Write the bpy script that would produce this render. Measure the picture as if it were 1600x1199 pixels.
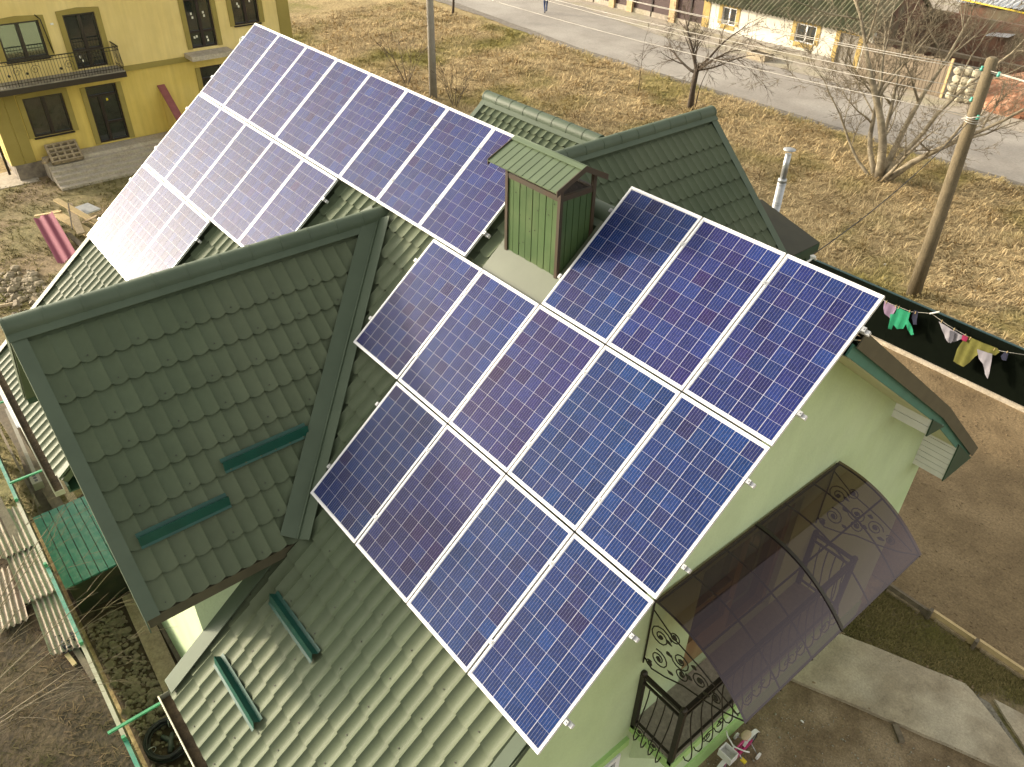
import bpy, bmesh, math, random
import numpy as np
from mathutils import Vector, Matrix, noise as mnoise

for _o in list(bpy.data.objects):
    bpy.data.objects.remove(_o)
SC = bpy.context.scene
COL = SC.collection
R = math.radians

# ------------------------------------------------------------------ camera
cam_d = bpy.data.cameras.new('camera')
cam_d.sensor_width = 36.0
cam_d.lens = 27.734
cam_d.clip_start = 0.1
cam_d.clip_end = 3000
cam = bpy.data.objects.new('camera', cam_d)
COL.objects.link(cam)
cam.matrix_world = Matrix(((0.637038, -0.469485, 0.611364, 2.4779),
                           (0.770632, 0.369791, -0.519020, -6.3493),
                           (0.017595, 0.801772, 0.597371, 12.4243),
                           (0, 0, 0, 1)))
SC.camera = cam
# ------------------------------------------------------------------ sky and sun
SUN_AZ, SUN_EL = -149.5, 15.8          # azimuth counter-clockwise from +X
W = bpy.data.worlds.new('World')
SC.world = W
W.use_nodes = True
wn = W.node_tree.nodes
wl = W.node_tree.links
for n in list(wn):
    wn.remove(n)
wo = wn.new('ShaderNodeOutputWorld')
wb = wn.new('ShaderNodeBackground')
ws = wn.new('ShaderNodeTexSky')
ws.sky_type = 'NISHITA'
ws.sun_disc = False
ws.sun_elevation = R(SUN_EL)
_a = R(SUN_AZ)
ws.sun_rotation = math.atan2(math.cos(_a), math.sin(_a)) % (2 * math.pi)
ws.air_density = 1.0
ws.dust_density = 4.0
ws.ozone_density = 1.0
wb.inputs['Strength'].default_value = 0.15
wh = wn.new('ShaderNodeHueSaturation')          # thin high haze: paler, warmer sky
wh.inputs['Saturation'].default_value = 0.22
wt = wn.new('ShaderNodeMix'); wt.data_type = 'RGBA'; wt.blend_type = 'MULTIPLY'
wt.inputs[0].default_value = 1.0
wt.inputs[7].default_value = (1.06, 1.0, 0.87, 1)
wl.new(ws.outputs[0], wh.inputs['Color'])
wl.new(wh.outputs[0], wt.inputs[6])
wl.new(wt.outputs[2], wb.inputs[0])
wl.new(wb.outputs[0], wo.inputs[0])
sun_d = bpy.data.lights.new('sun', 'SUN')
sun_d.energy = 1.55
sun_d.angle = R(3.0)
sun_d.color = (1.0, 0.83, 0.60)
sun = bpy.data.objects.new('sun', sun_d)
COL.objects.link(sun)
_e = R(SUN_EL)
SDIR = Vector((math.cos(_a) * math.cos(_e), math.sin(_a) * math.cos(_e), math.sin(_e)))
sun.rotation_euler = SDIR.to_track_quat('Z', 'Y').to_euler()
sun.location = (0, 0, 40)
SC.view_settings.view_transform = 'Standard'
SC.view_settings.look = 'None'
SC.view_settings.gamma = 1.0
SC.view_settings.use_curve_mapping = False
SC.view_settings.exposure = 1.62
SC.render.engine = 'CYCLES'
SC.cycles.max_bounces = 6
SC.cycles.transparent_max_bounces = 12
SC.cycles.sample_clamp_indirect = 6.0

# ------------------------------------------------------------------ helpers
WL = {}


def tag(o, label=None, cat=None, group=None, kind=None):
    if label: o['label'] = label
    if cat: o['category'] = cat
    if group: o['group'] = group
    if kind: o['kind'] = kind
    return o


def thing(name, label, cat, loc=(0, 0, 0), group=None):
    o = bpy.data.objects.new(name, None)
    o.empty_display_size = 0.2
    COL.objects.link(o)
    o.location = loc
    WL[o.name] = Vector(loc)
    return tag(o, label, cat, group)


class MB:
    def __init__(s):
        s.v, s.f, s.m, s.sm = [], [], [], []

    def add(s, vs, fs, mi=0, smooth=False):
        b = len(s.v)
        s.v += [tuple(p) for p in vs]
        for f in fs:
            s.f.append(tuple(b + i for i in f))
            s.m.append(mi)
            s.sm.append(smooth)
        return s

    def obox(s, o, a, b, c, mi=0):
        o, a, b, c = Vector(o), Vector(a), Vector(b), Vector(c)
        if a.cross(b).dot(c) < 0:
            a, b = b, a
        vs = [o, o + a, o + a + b, o + b, o + c, o + a + c, o + a + b + c, o + b + c]
        return s.add(vs, [(3, 2, 1, 0), (4, 5, 6, 7), (0, 1, 5, 4), (1, 2, 6, 5), (2, 3, 7, 6), (3, 0, 4, 7)], mi)

    def box(s, a, b, mi=0):
        a, b = [min(p, q) for p, q in zip(a, b)], [max(p, q) for p, q in zip(a, b)]
        return s.obox(a, (b[0] - a[0], 0, 0), (0, b[1] - a[1], 0), (0, 0, b[2] - a[2]), mi)

    def beam(s, p, q, w, h, up=(0, 0, 1), mi=0):
        p, q = Vector(p), Vector(q)
        d = q - p
        up = Vector(up)
        x = d.cross(up)
        if x.length < 1e-6:
            x = d.cross(Vector((1, 0, 0)))
        x.normalize()
        z = x.cross(d).normalized()
        return s.obox(p - x * w / 2 - z * h / 2, x * w, d, z * h, mi)

    def tube(s, pts, r, n=6, mi=0, cap=True, smooth=True, flat=1.0):
        pts = [Vector(p) for p in pts]
        k = len(pts)
        rs = list(r) if hasattr(r, '__len__') else [r] * k
        b = len(s.v)
        t0 = (pts[1] - pts[0]).normalized()
        x = t0.cross(Vector((0, 0, 1)))
        if x.length < 1e-3:
            x = t0.cross(Vector((1, 0, 0)))
        x.normalize()
        for i in range(k):
            t = (pts[min(i + 1, k - 1)] - pts[max(i - 1, 0)])
            if t.length < 1e-9: t = t0
            t.normalize()
            x = x - t * x.dot(t)
            if x.length < 1e-6: x = t.orthogonal()
            x.normalize()
            y = t.cross(x)
            for j in range(n):
                a = 2 * math.pi * j / n
                s.v.append(tuple(pts[i] + (x * math.cos(a) + y * math.sin(a) * flat) * rs[i]))
        for i in range(k - 1):
            for j in range(n):
                j2 = (j + 1) % n
                s.f.append((b + i * n + j, b + i * n + j2, b + (i + 1) * n + j2, b + (i + 1) * n + j))
                s.m.append(mi); s.sm.append(smooth)
        if cap:
            s.f.append(tuple(b + j for j in range(n - 1, -1, -1))); s.m.append(mi); s.sm.append(False)
            s.f.append(tuple(b + (k - 1) * n + j for j in range(n))); s.m.append(mi); s.sm.append(False)
        return s

    def prism(s, poly, vec, mi=0):
        poly = [Vector(p) for p in poly]
        vec = Vector(vec)
        n = len(poly)
        nrm = Vector((0, 0, 0))
        for i in range(n):
            nrm += poly[i].cross(poly[(i + 1) % n])
        if nrm.dot(vec) > 0:
            poly.reverse()
        vs = poly + [p + vec for p in poly]
        fs = [tuple(range(n)), tuple(range(2 * n - 1, n - 1, -1))]
        fs += [((i + 1) % n, i, n + i, n + (i + 1) % n) for i in range(n)]
        return s.add(vs, fs, mi)

    def disc(s, c, axis, r, h, n=16, mi=0):
        c, ax = Vector(c), Vector(axis).normalized()
        return s.tube([c - ax * h / 2, c + ax * h / 2], r, n, mi, smooth=False)

    def ring(s, c, axis, Rr, r, n=24, m=6, mi=0, a0=0, a1=2 * math.pi):
        c, ax = Vector(c), Vector(axis).normalized()
        x = ax.orthogonal().normalized(); y = ax.cross(x)
        full = abs(a1 - a0 - 2 * math.pi) < 1e-4
        pts = [c + (x * math.cos(a0 + (a1 - a0) * i / n) + y * math.sin(a0 + (a1 - a0) * i / n)) * Rr for i in range(n + 1)]
        return s.tube(pts, r, m, mi, cap=not full)

    def blob(s, c, rad, seed=0, n=1, mi=0, jit=.25):
        rr = random.Random(seed)
        bm = bmesh.new()
        bmesh.ops.create_icosphere(bm, subdivisions=n, radius=1)
        vs = []
        for v in bm.verts:
            k = 1 + rr.uniform(-jit, jit)
            vs.append((c[0] + v.co.x * rad[0] * k, c[1] + v.co.y * rad[1] * k, c[2] + v.co.z * rad[2] * k))
        s.add(vs, [tuple(q.index for q in f.verts) for f in bm.faces], mi)
        bm.free()
        return s

    def mesh(s, name, mats, off=(0, 0, 0)):
        me = bpy.data.meshes.new(name)
        ox, oy, oz = off
        me.from_pydata([(x - ox, y - oy, z - oz) for x, y, z in s.v], [], s.f)
        if not isinstance(mats, (list, tuple)): mats = [mats]
        for m in mats: me.materials.append(m)
        if len(mats) > 1: me.polygons.foreach_set('material_index', s.m)
        me.polygons.foreach_set('use_smooth', s.sm)
        me.update()
        return me

    def build(s, name, mats, parent=None, label=None, cat=None, group=None, kind=None):
        if parent is not None:
            off = WL[parent.name]
            o = bpy.data.objects.new(name, s.mesh(name, mats, off))
            COL.objects.link(o)
            o.parent = parent
            WL[o.name] = off
        else:
            a = np.array(s.v)
            lo, hi = a.min(0), a.max(0)
            off = Vector((float(lo[0] + hi[0]) / 2, float(lo[1] + hi[1]) / 2, float(lo[2])))
            if kind == 'structure': off = Vector((0, 0, 0))
            o = bpy.data.objects.new(name, s.mesh(name, mats, off))
            COL.objects.link(o)
            o.location = off
            WL[o.name] = off
        return tag(o, label, cat, group, kind)


def inst(name, me, parent, mat4):
    """object sharing mesh data, placed by a matrix given in world space; parent roots are unrotated"""
    o = bpy.data.objects.new(name, me)
    COL.objects.link(o)
    if parent is not None:
        o.parent = parent
        m = mat4.copy()
        m.translation = m.translation - WL[parent.name]
        o.matrix_basis = m
    else:
        o.matrix_basis = mat4
        WL[o.name] = mat4.translation.copy()
    return o


def frame(o, x, y, z):
    m = Matrix.Identity(4)
    for i, c in enumerate((x, y, z, o)):
        for j in range(3): m[j][i] = c[j]
    return m


# ------------------------------------------------------------------ materials
def nmat(name):
    m = bpy.data.materials.new(name)
    m.use_nodes = True
    nt = m.node_tree
    b = nt.nodes['Principled BSDF']
    return m, nt, b


def mat(name, col, rough=.6, col2=None, scale=4.0, detail=6, amt=1.0, bump=0.0, bscale=None, metal=0.0, spec=.5, coat=0.0,
        stretch=None, rvar=0.0, world=True, col3=None, scale3=.6, ramp=(.35, .65)):
    m, nt, b = nmat(name)
    N, L = nt.nodes, nt.links
    b.inputs['Roughness'].default_value = rough
    b.inputs['Metallic'].default_value = metal
    b.inputs['Specular IOR Level'].default_value = spec
    b.inputs['Coat Weight'].default_value = coat
    if world:
        g = N.new('ShaderNodeNewGeometry'); src = g.outputs['Position']
    else:
        g = N.new('ShaderNodeTexCoord'); src = g.outputs['Object']
    if stretch:
        mp = N.new('ShaderNodeMapping'); mp.inputs['Scale'].default_value = stretch
        L.new(src, mp.inputs['Vector']); src = mp.outputs[0]
    if col2 is None: col2 = tuple(c * .78 for c in col)
    nz = N.new('ShaderNodeTexNoise')
    nz.inputs['Scale'].default_value = scale; nz.inputs['Detail'].default_value = detail; nz.inputs['Roughness'].default_value = .62
    L.new(src, nz.inputs['Vector'])
    cr = N.new('ShaderNodeValToRGB')
    cr.color_ramp.elements[0].position = ramp[0]; cr.color_ramp.elements[1].position = ramp[1]
    cr.color_ramp.elements[0].color = (*col2, 1); cr.color_ramp.elements[1].color = (*col, 1)
    L.new(nz.outputs['Fac'], cr.inputs[0])
    out = cr.outputs[0]
    if col3 is not None:
        n3 = N.new('ShaderNodeTexNoise'); n3.inputs['Scale'].default_value = scale3; n3.inputs['Detail'].default_value = 5
        L.new(src, n3.inputs['Vector'])
        r3 = N.new('ShaderNodeValToRGB'); r3.color_ramp.elements[0].position = .47; r3.color_ramp.elements[1].position = .62
        L.new(n3.outputs['Fac'], r3.inputs[0])
        mx = N.new('ShaderNodeMix'); mx.data_type = 'RGBA'
        L.new(r3.outputs[0], mx.inputs[0]); L.new(out, mx.inputs[6]); mx.inputs[7].default_value = (*col3, 1)
        out = mx.outputs[2]
    if rvar:
        oi = N.new('ShaderNodeObjectInfo')
        hs = N.new('ShaderNodeHueSaturation')
        mr = N.new('ShaderNodeMapRange'); mr.inputs[3].default_value = 1 - rvar; mr.inputs[4].default_value = 1 + rvar
        L.new(oi.outputs['Random'], mr.inputs[0]); L.new(mr.outputs[0], hs.inputs['Value']); L.new(out, hs.inputs['Color'])
        out = hs.outputs[0]
    L.new(out, b.inputs['Base Color'])
    if bump:
        bn = N.new('ShaderNodeTexNoise'); bn.inputs['Scale'].default_value = bscale or scale * 4; bn.inputs['Detail'].default_value = 8
        L.new(src, bn.inputs['Vector'])
        bp = N.new('ShaderNodeBump'); bp.inputs['Strength'].default_value = bump; bp.inputs['Distance'].default_value = .02
        L.new(bn.outputs['Fac'], bp.inputs['Height']); L.new(bp.outputs[0], b.inputs['Normal'])
    return m


M = {}
M['roof'] = mat('painted_roof_metal', (0.079, 0.101, 0.06), .55, (0.066, 0.086, 0.051), 1.2, spec=.16, rvar=.06, bump=.05, bscale=60, col3=(0.089, 0.108, 0.066), scale3=.35)
M['trim'] = mat('painted_trim_metal', (0.073, 0.099, 0.064), .58, (0.06, 0.083, 0.053), 2.0, spec=.35)
M['guard'] = mat('snow_guard_metal', (0.005, 0.066, 0.046), .45, (0.004, 0.05, 0.035), 5)
M['dark_trim'] = mat('dark_green_board', (.022, .058, .035), .5, (.017, .045, .028), 3)
M['teal'] = mat('teal_board', (.06, .19, .145), .55, (.05, .155, .12), 3)
M['soffit'] = mat('beige_soffit', (.60, .60, .40), .7, (.54, .54, .36), 3)
M['vinyl'] = mat('white_vinyl', (.72, .72, .68), .5, (.66, .66, .62), 5)
M['gutter'] = mat('gutter_metal', (.36, .36, .28), .45, (.28, .28, .21), 8)
M['wall'] = mat('green_render', (0.5, 0.6, 0.375), .85, (0.465, 0.57, 0.345), .7, bump=.25, bscale=45, col3=(0.455, 0.565, 0.315), scale3=.45)
def weather(m, amt=.16, sc=(2.6, 2.6, .22)):
    """vertical rain streaks and blotches over a plaster material"""
    nt = m.node_tree; N, L = nt.nodes, nt.links
    b = N['Principled BSDF']
    old = b.inputs['Base Color'].links[0].from_socket
    g = N.new('ShaderNodeNewGeometry'); mp = N.new('ShaderNodeMapping'); mp.inputs['Scale'].default_value = sc
    L.new(g.outputs['Position'], mp.inputs['Vector'])
    n = N.new('ShaderNodeTexNoise'); n.inputs['Scale'].default_value = 1.6; n.inputs['Detail'].default_value = 7; n.inputs['Roughness'].default_value = .65
    L.new(mp.outputs[0], n.inputs['Vector'])
    mr = N.new('ShaderNodeMapRange'); mr.inputs[1].default_value = .35; mr.inputs[2].default_value = .65; mr.inputs[3].default_value = 1 - amt; mr.inputs[4].default_value = 1.04
    L.new(n.outputs['Fac'], mr.inputs[0])
    hs = N.new('ShaderNodeHueSaturation'); L.new(mr.outputs[0], hs.inputs['Value']); L.new(old, hs.inputs['Color'])
    L.new(hs.outputs[0], b.inputs['Base Color'])


weather(M['wall'], .08, (.9, .9, .6))
M['wall_dark'] = mat('green_render_band', (.36, .56, .20), .85, (.32, .50, .18), 1.2, bump=.2, bscale=45)
M['alu'] = mat('aluminium_frame', (0.7, 0.7, 0.71), .32, (0.65, 0.65, 0.67), 6, metal=.15)
M['zinc'] = mat('zinc', (.42, .43, .44), .38, (.34, .35, .36), 10, metal=.6)
M['backsheet'] = mat('white_backsheet', (0.56, 0.56, 0.59), .35, (0.52, 0.52, 0.56), 3, coat=.6)
M['chim'] = mat('chimney_cladding', (0.054, 0.092, 0.034), .42, (0.043, 0.076, 0.028), 2.5, rvar=.05, col3=(0.07, 0.104, 0.042), scale3=2)
M['chim_trim'] = mat('rusty_corner_trim', (0.036, 0.028, 0.015), .6, (0.045, 0.025, 0.013), 9)
M['chim_roof'] = mat('chimney_cap_metal', (0.08, 0.112, 0.06), .42, (0.068, 0.096, 0.05), 2.5, rvar=.05)
M['apron'] = mat('flashing_metal', (0.082, 0.096, 0.06), .45, (0.07, 0.082, 0.05), 2)
M['soot_and_shade'] = mat('sooty_brick_and_shade', (.05, .035, .028), .95, (.025, .02, .018), 9, bump=.5)  # chimney brick; also the painted shade behind the balcony door
M['iron'] = mat('dark_iron', (.040, .034, .024), .45, (.028, .024, .018), 8, metal=.5)
M['wood_door'] = mat('varnished_wood', (.26, .17, .08), .45, (.20, .12, .055), 6, stretch=(1, 1, .15))
M['concrete'] = mat('old_concrete', (0.4, 0.335, 0.235), .9, (0.285, 0.235, 0.16), 2.6, bump=.5, bscale=30, col3=(0.46, 0.4, 0.295), scale3=.8)
M['screed'] = mat('stained_concrete', (.30, .27, .21), .9, (.20, .18, .135), 3, bump=.2, bscale=30)
weather(M['concrete'], .22, (1.4, 1.4, 1.4))
M['glass_dark'] = mat('window_glass', (.02, .028, .024), .06, (.012, .016, .015), 1.0, spec=.9, coat=1.0)
M['frame_brown'] = mat('brown_window_frame', (.022, .012, .010), .4, (.017, .010, .008), 6)
M['upvc'] = mat('white_window_frame', (.80, .80, .80), .4, (.76, .76, .76), 6)
M['yellow'] = mat('yellow_render', (0.63, 0.475, 0.125), .85, (0.58, 0.43, 0.105), 1.2, bump=.15, bscale=40, col3=(0.65, 0.5, 0.15), scale3=.4)
M['yellow_pale'] = mat('pale_yellow_render', (0.72, 0.565, 0.225), .85, (0.67, 0.52, 0.2), 1.2, bump=.15, bscale=40, col3=(0.74, 0.59, 0.255), scale3=.4)
M['olive'] = mat('olive_render', (.31, .245, .065), .85, (.265, .21, .052), 1.2, bump=.15, bscale=40)
weather(M['yellow'], .10); weather(M['yellow_pale'], .08)
M['plinth'] = mat('rubble_plinth', (.25, .21, .16), .9, (.12, .10, .085), 4, bump=.6, bscale=8)
M['pale_stone'] = mat('pale_steps', (0.47, 0.41, 0.32), .9, (0.36, 0.31, 0.24), 3, bump=.2, bscale=40, col3=(0.42, 0.37, 0.3), scale3=2)
M['red_metal'] = mat('dull_red_sheet', (.24, .075, .075), .5, (.19, .055, .055), 4)
M['maroon'] = mat('maroon_sheet', (.20, .05, .08), .85, (.20, .045, .075), 4)
M['timber'] = mat('weathered_timber', (.36, .285, .18), .85, (.25, .19, .115), 9, stretch=(1, 1, 1), bump=.3, rvar=.18)
M['timber_old'] = mat('grey_old_timber', (.17, .135, .09), .9, (.10, .08, .055), 7, bump=.4, rvar=.25)
M['fresh_wood'] = mat('pale_sawn_wood', (.50, .38, .20), .8, (.42, .31, .15), 9, bump=.2, rvar=.12)
M['pole_wood'] = mat('old_pole_wood', (0.175, 0.138, 0.082), .9, (0.11, 0.088, 0.052), 5, stretch=(6, 6, .7), bump=.5, bscale=20)
M['pole_conc'] = mat('grey_pole', (.27, .25, .215), .85, (.22, .20, .17), 4)
M['bark_dark'] = mat('dark_bark', (.075, .055, .038), .95, (.045, .034, .026), 12, bump=.5)
M['twig'] = mat('thin_twigs', (.11, .082, .055), .9, (.08, .06, .04), 9)
M['bark_pale'] = mat('pale_bark', (.34, .295, .215), .95, (.20, .165, .11), 6, bump=.5, col3=(.155, .13, .09), scale3=2.2)
M['twig_pale'] = mat('pale_twigs', (.20, .165, .11), .9, (.13, .105, .07), 6)
M['asphalt'] = mat('worn_asphalt', (0.285, 0.26, 0.23), .9, (0.235, 0.212, 0.187), .7, bump=.25, bscale=60, col3=(0.32, 0.295, 0.262), scale3=.25)
M['kerbside'] = mat('gravelly_verge', (.22, .195, .16), .95, (.12, .10, .08), 4, bump=.6, bscale=20)
M['pavement'] = mat('dusty_pavement', (.37, .325, .27), .95, (.27, .235, .19), 1.2, bump=.3, bscale=25, col3=(.31, .28, .2), scale3=.5)
M['soil'] = mat('garden_soil', (0.205, 0.146, 0.076), 1.0, (0.148, 0.104, 0.053), 1.6, bump=1.0, bscale=9, col3=(0.235, 0.17, 0.092), scale3=.5)
M['dirt'] = mat('trodden_dirt', (0.205, 0.148, 0.085), 1.0, (0.128, 0.09, 0.05), 3.2, bump=.7, bscale=18, col3=(0.265, 0.2, 0.125), scale3=1.1)
M['moss'] = mat('mossy_turf', (0.18, 0.15, 0.06), 1.0, (0.085, 0.08, 0.028), 4, bump=1.0, bscale=14, col3=(0.2, 0.155, 0.085), scale3=1.4)
M['lawn'] = mat('thin_lawn', (.25, .205, .095), 1.0, (.14, .125, .048), 3, bump=1.0, bscale=14, col3=(.225, .165, .095), scale3=.35)
M['litter'] = mat('dark_leafy_soil', (0.068, 0.048, 0.026), 1.0, (0.035, 0.026, 0.015), 5, bump=1.0, bscale=12, col3=(0.085, 0.062, 0.034), scale3=1.2)
M['gravel'] = mat('pale_gravel', (.33, .30, .235), .9, (.16, .145, .11), 30, bump=1.0, bscale=45, rvar=.2)
M['stone'] = mat('field_stone', (.20, .165, .11), .9, (.12, .098, .065), 6, bump=.4, rvar=.3)
M['clod'] = mat('soil_clods', (0.235, 0.172, 0.1), 1.0, (0.17, 0.122, 0.07), 8, bump=.6)
M['slate'] = mat('asbestos_sheet', (0.4, 0.335, 0.265), .9, (0.29, 0.24, 0.185), 2.2, bump=.25, bscale=50, col3=(0.3, 0.25, 0.185), scale3=2.0)
M['zincsheet'] = mat('galvanised_sheet', (.62, .64, .66), .4, (.48, .50, .53), 5, metal=.5)
M['turq'] = mat('chipped_turquoise_paint', (0.045, 0.225, 0.165), .6, (0.038, 0.19, 0.14), 3, col3=(0.1, 0.24, 0.18), scale3=6, bump=.2, rvar=.07)
M['green_paint'] = mat('green_painted_steel', (.06, .30, .15), .5, (.05, .24, .12), 4)
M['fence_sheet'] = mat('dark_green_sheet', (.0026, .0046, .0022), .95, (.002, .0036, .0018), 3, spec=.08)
M['fence_cap'] = mat('bluish_cap', (.02, .05, .055), .4, (.015, .04, .045), 4)
M['rubber'] = mat('black_rubber', (.014, .014, .015), .5, (.01, .01, .011), 8)
M['plastic_black'] = mat('black_film', (.012, .012, .014), .35, (.02, .02, .022), 9)
M['hose_grey'] = mat('grey_hose', (.10, .11, .095), .6, (.07, .08, .07), 8)
M['wire'] = mat('weathered_wire', (.50, .47, .42), .5, (.42, .40, .36), 4, metal=.3)
M['cable'] = mat('dark_cable', (.03, .025, .02), .6, (.02, .017, .014), 6)
M['pink'] = mat('pink_bike_paint', (.48, .02, .16), .3, (.42, .018, .13), 4, coat=.5)
M['white'] = mat('white_plastic', (.74, .73, .70), .4, (.66, .65, .62), 6)
M['beige'] = mat('beige_cloth', (.46, .37, .24), .9, (.38, .30, .19), 7)
M['maroon_fence'] = mat('dark_maroon_panel', (.050, .022, .020), .6, (.036, .016, .015), 4)
M['cream'] = mat('cream_render', (0.56, 0.535, 0.46), .9, (0.46, 0.435, 0.365), 1.5, bump=.3, col3=(0.6, 0.575, 0.505), scale3=.6)
M['cream_brick'] = mat('tan_brick_pillar', (.47, .345, .20), .9, (.38, .27, .15), 5, bump=.3)
M['ochre'] = mat('ochre_trim', (0.42, 0.31, 0.11), .9, (0.34, 0.245, 0.085), 3)
M['mossroof'] = mat('mossy_fibre_cement', (0.15, 0.15, 0.085), .95, (0.095, 0.1, 0.055), 1.2, bump=.4, col3=(0.18, 0.165, 0.11), scale3=.5)
M['gatewood'] = mat('faded_gate_boards', (0.22, 0.175, 0.125), .9, (0.165, 0.13, 0.09), 6, stretch=(3, 3, .4), rvar=.15)
M['rubble'] = mat('pale_rubble_stone', (.44, .40, .30), .9, (.30, .27, .19), 3, bump=.5, rvar=.15)
M['brick'] = mat('red_brick', (.24, .105, .055), .9, (.17, .075, .04), 5, bump=.3, rvar=.25, col3=(.33, .19, .12), scale3=3)
M['brickwall'] = mat('old_brown_brick', (.19, .10, .065), .95, (.11, .065, .045), 2.5, bump=.5, col3=(.15, .125, .08), scale3=.8)
M['carblue'] = mat('blue_car_paint', (.01, .10, .45), .3, (.008, .09, .40), 3, coat=.8)
M['insul'] = mat('green_insulator', (.08, .40, .30), .3, (.07, .34, .26), 4)
M['yellow_pipe'] = mat('yellow_gas_pipe', (.70, .52, .02), .5, (.62, .46, .02), 4)
M['lilac'] = mat('lilac_cotton', (0.22, 0.15, 0.24), .9, (0.19, 0.13, 0.21), 6)
M['mint'] = mat('mint_green_cotton', (0.009, 0.24, 0.12), .85, (0.008, 0.2, 0.1), 6)
M['navy'] = mat('navy_cotton', (.012, .014, .04), .9, (.01, .011, .03), 6)
M['whitecloth'] = mat('greyish_white_cotton', (0.27, 0.26, 0.3), .9, (0.23, 0.22, 0.26), 6)
M['olivecloth'] = mat('olive_cotton', (0.13, 0.125, 0.024), .9, (0.11, 0.105, 0.02), 6)
M['greycloth'] = mat('grey_cotton', (.10, .10, .13), .9, (.08, .08, .10), 6)
M['magenta'] = mat('magenta_cotton', (0.25, 0.008, 0.06), .85, (0.22, 0.007, 0.053), 6)
M['denim'] = mat('blue_denim', (.035, .055, .13), .9, (.028, .045, .11), 12)
M['jacket'] = mat('dark_jacket', (.02, .022, .03), .8, (.015, .017, .022), 8)
M['skin'] = mat('skin', (.55, .34, .24), .6, (.50, .31, .22), 9)
M['hair'] = mat('dark_hair', (.02, .014, .01), .7, (.015, .01, .008), 20)
M['sticker'] = mat('pale_sticker', (.72, .70, .58), .6, (.68, .66, .55), 9)
M['ysticker'] = mat('yellow_sticker', (.75, .60, .03), .6, (.70, .56, .03), 9)
M['hose_blue'] = mat('purple_scrap', (.05, .02, .16), .5, (.04, .02, .13), 5)


def mat_cell():
    m, nt, b = nmat('polycrystalline_cell')
    N, L = nt.nodes, nt.links
    oi = N.new('ShaderNodeObjectInfo')
    tc = N.new('ShaderNodeTexCoord')
    sx = N.new('ShaderNodeSeparateXYZ'); L.new(tc.outputs['Object'], sx.inputs[0])
    vo = N.new('ShaderNodeTexVoronoi'); vo.inputs['Scale'].default_value = 55
    g = N.new('ShaderNodeNewGeometry'); L.new(g.outputs['Position'], vo.inputs['Vector'])
    hs = N.new('ShaderNodeHueSaturation')
    mr = N.new('ShaderNodeMapRange'); mr.inputs[3].default_value = .82; mr.inputs[4].default_value = 1.2
    sc = N.new('ShaderNodeSeparateColor'); L.new(vo.outputs['Color'], sc.inputs[0])
    L.new(sc.outputs[0], mr.inputs[0]); L.new(mr.outputs[0], hs.inputs['Value']); L.new(oi.outputs['Color'], hs.inputs['Color'])
    # four busbars along the long side of the panel
    ad = N.new('ShaderNodeMath'); ad.operation = 'MULTIPLY_ADD'; ad.inputs[1].default_value = 1 / .0296; ad.inputs[2].default_value = 100.0
    L.new(sx.outputs[0], ad.inputs[0])
    fr = N.new('ShaderNodeMath'); fr.operation = 'FRACT'; L.new(ad.outputs[0], fr.inputs[0])
    sb = N.new('ShaderNodeMath'); sb.operation = 'SUBTRACT'; sb.inputs[1].default_value = .5; L.new(fr.outputs[0], sb.inputs[0])
    ab = N.new('ShaderNodeMath'); ab.operation = 'ABSOLUTE'; L.new(sb.outputs[0], ab.inputs[0])
    lt = N.new('ShaderNodeMath'); lt.operation = 'LESS_THAN'; lt.inputs[1].default_value = .027; L.new(ab.outputs[0], lt.inputs[0])
    mx = N.new('ShaderNodeMix'); mx.data_type = 'RGBA'
    L.new(lt.outputs[0], mx.inputs[0]); L.new(hs.outputs[0], mx.inputs[6]); mx.inputs[7].default_value = (.25, .25, .31, 1)
    L.new(mx.outputs[2], b.inputs['Base Color'])
    b.inputs['Roughness'].default_value = .5
    b.inputs['Specular IOR Level'].default_value = .05
    b.inputs['Coat Weight'].default_value = .16
    b.inputs['Coat Roughness'].default_value = .28
    b.inputs['Coat IOR'].default_value = 1.45
    return m


M['cell'] = mat_cell()


def mat_poly():
    m, nt, b = nmat('smoky_polycarbonate')
    N, L = nt.nodes, nt.links
    N.remove(b)
    out = N['Material Output']
    tr = N.new('ShaderNodeBsdfTransparent'); tr.inputs[0].default_value = (.235, .172, .10, 1)
    df = N.new('ShaderNodeBsdfDiffuse'); df.inputs[0].default_value = (.085, .062, .070, 1)
    mx = N.new('ShaderNodeMixShader'); mx.inputs[0].default_value = .30
    L.new(tr.outputs[0], mx.inputs[1]); L.new(df.outputs[0], mx.inputs[2])
    gl = N.new('ShaderNodeBsdfGlossy'); gl.inputs['Roughness'].default_value = .05; gl.inputs[0].default_value = (.60, .53, .58, 1)
    fr = N.new('ShaderNodeFresnel'); fr.inputs[0].default_value = 1.58
    m2 = N.new('ShaderNodeMixShader')
    L.new(fr.outputs[0], m2.inputs[0]); L.new(mx.outputs[0], m2.inputs[1]); L.new(gl.outputs[0], m2.inputs[2])
    L.new(m2.outputs[0], out.inputs[0])
    return m


M['poly'] = mat_poly()


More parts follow.
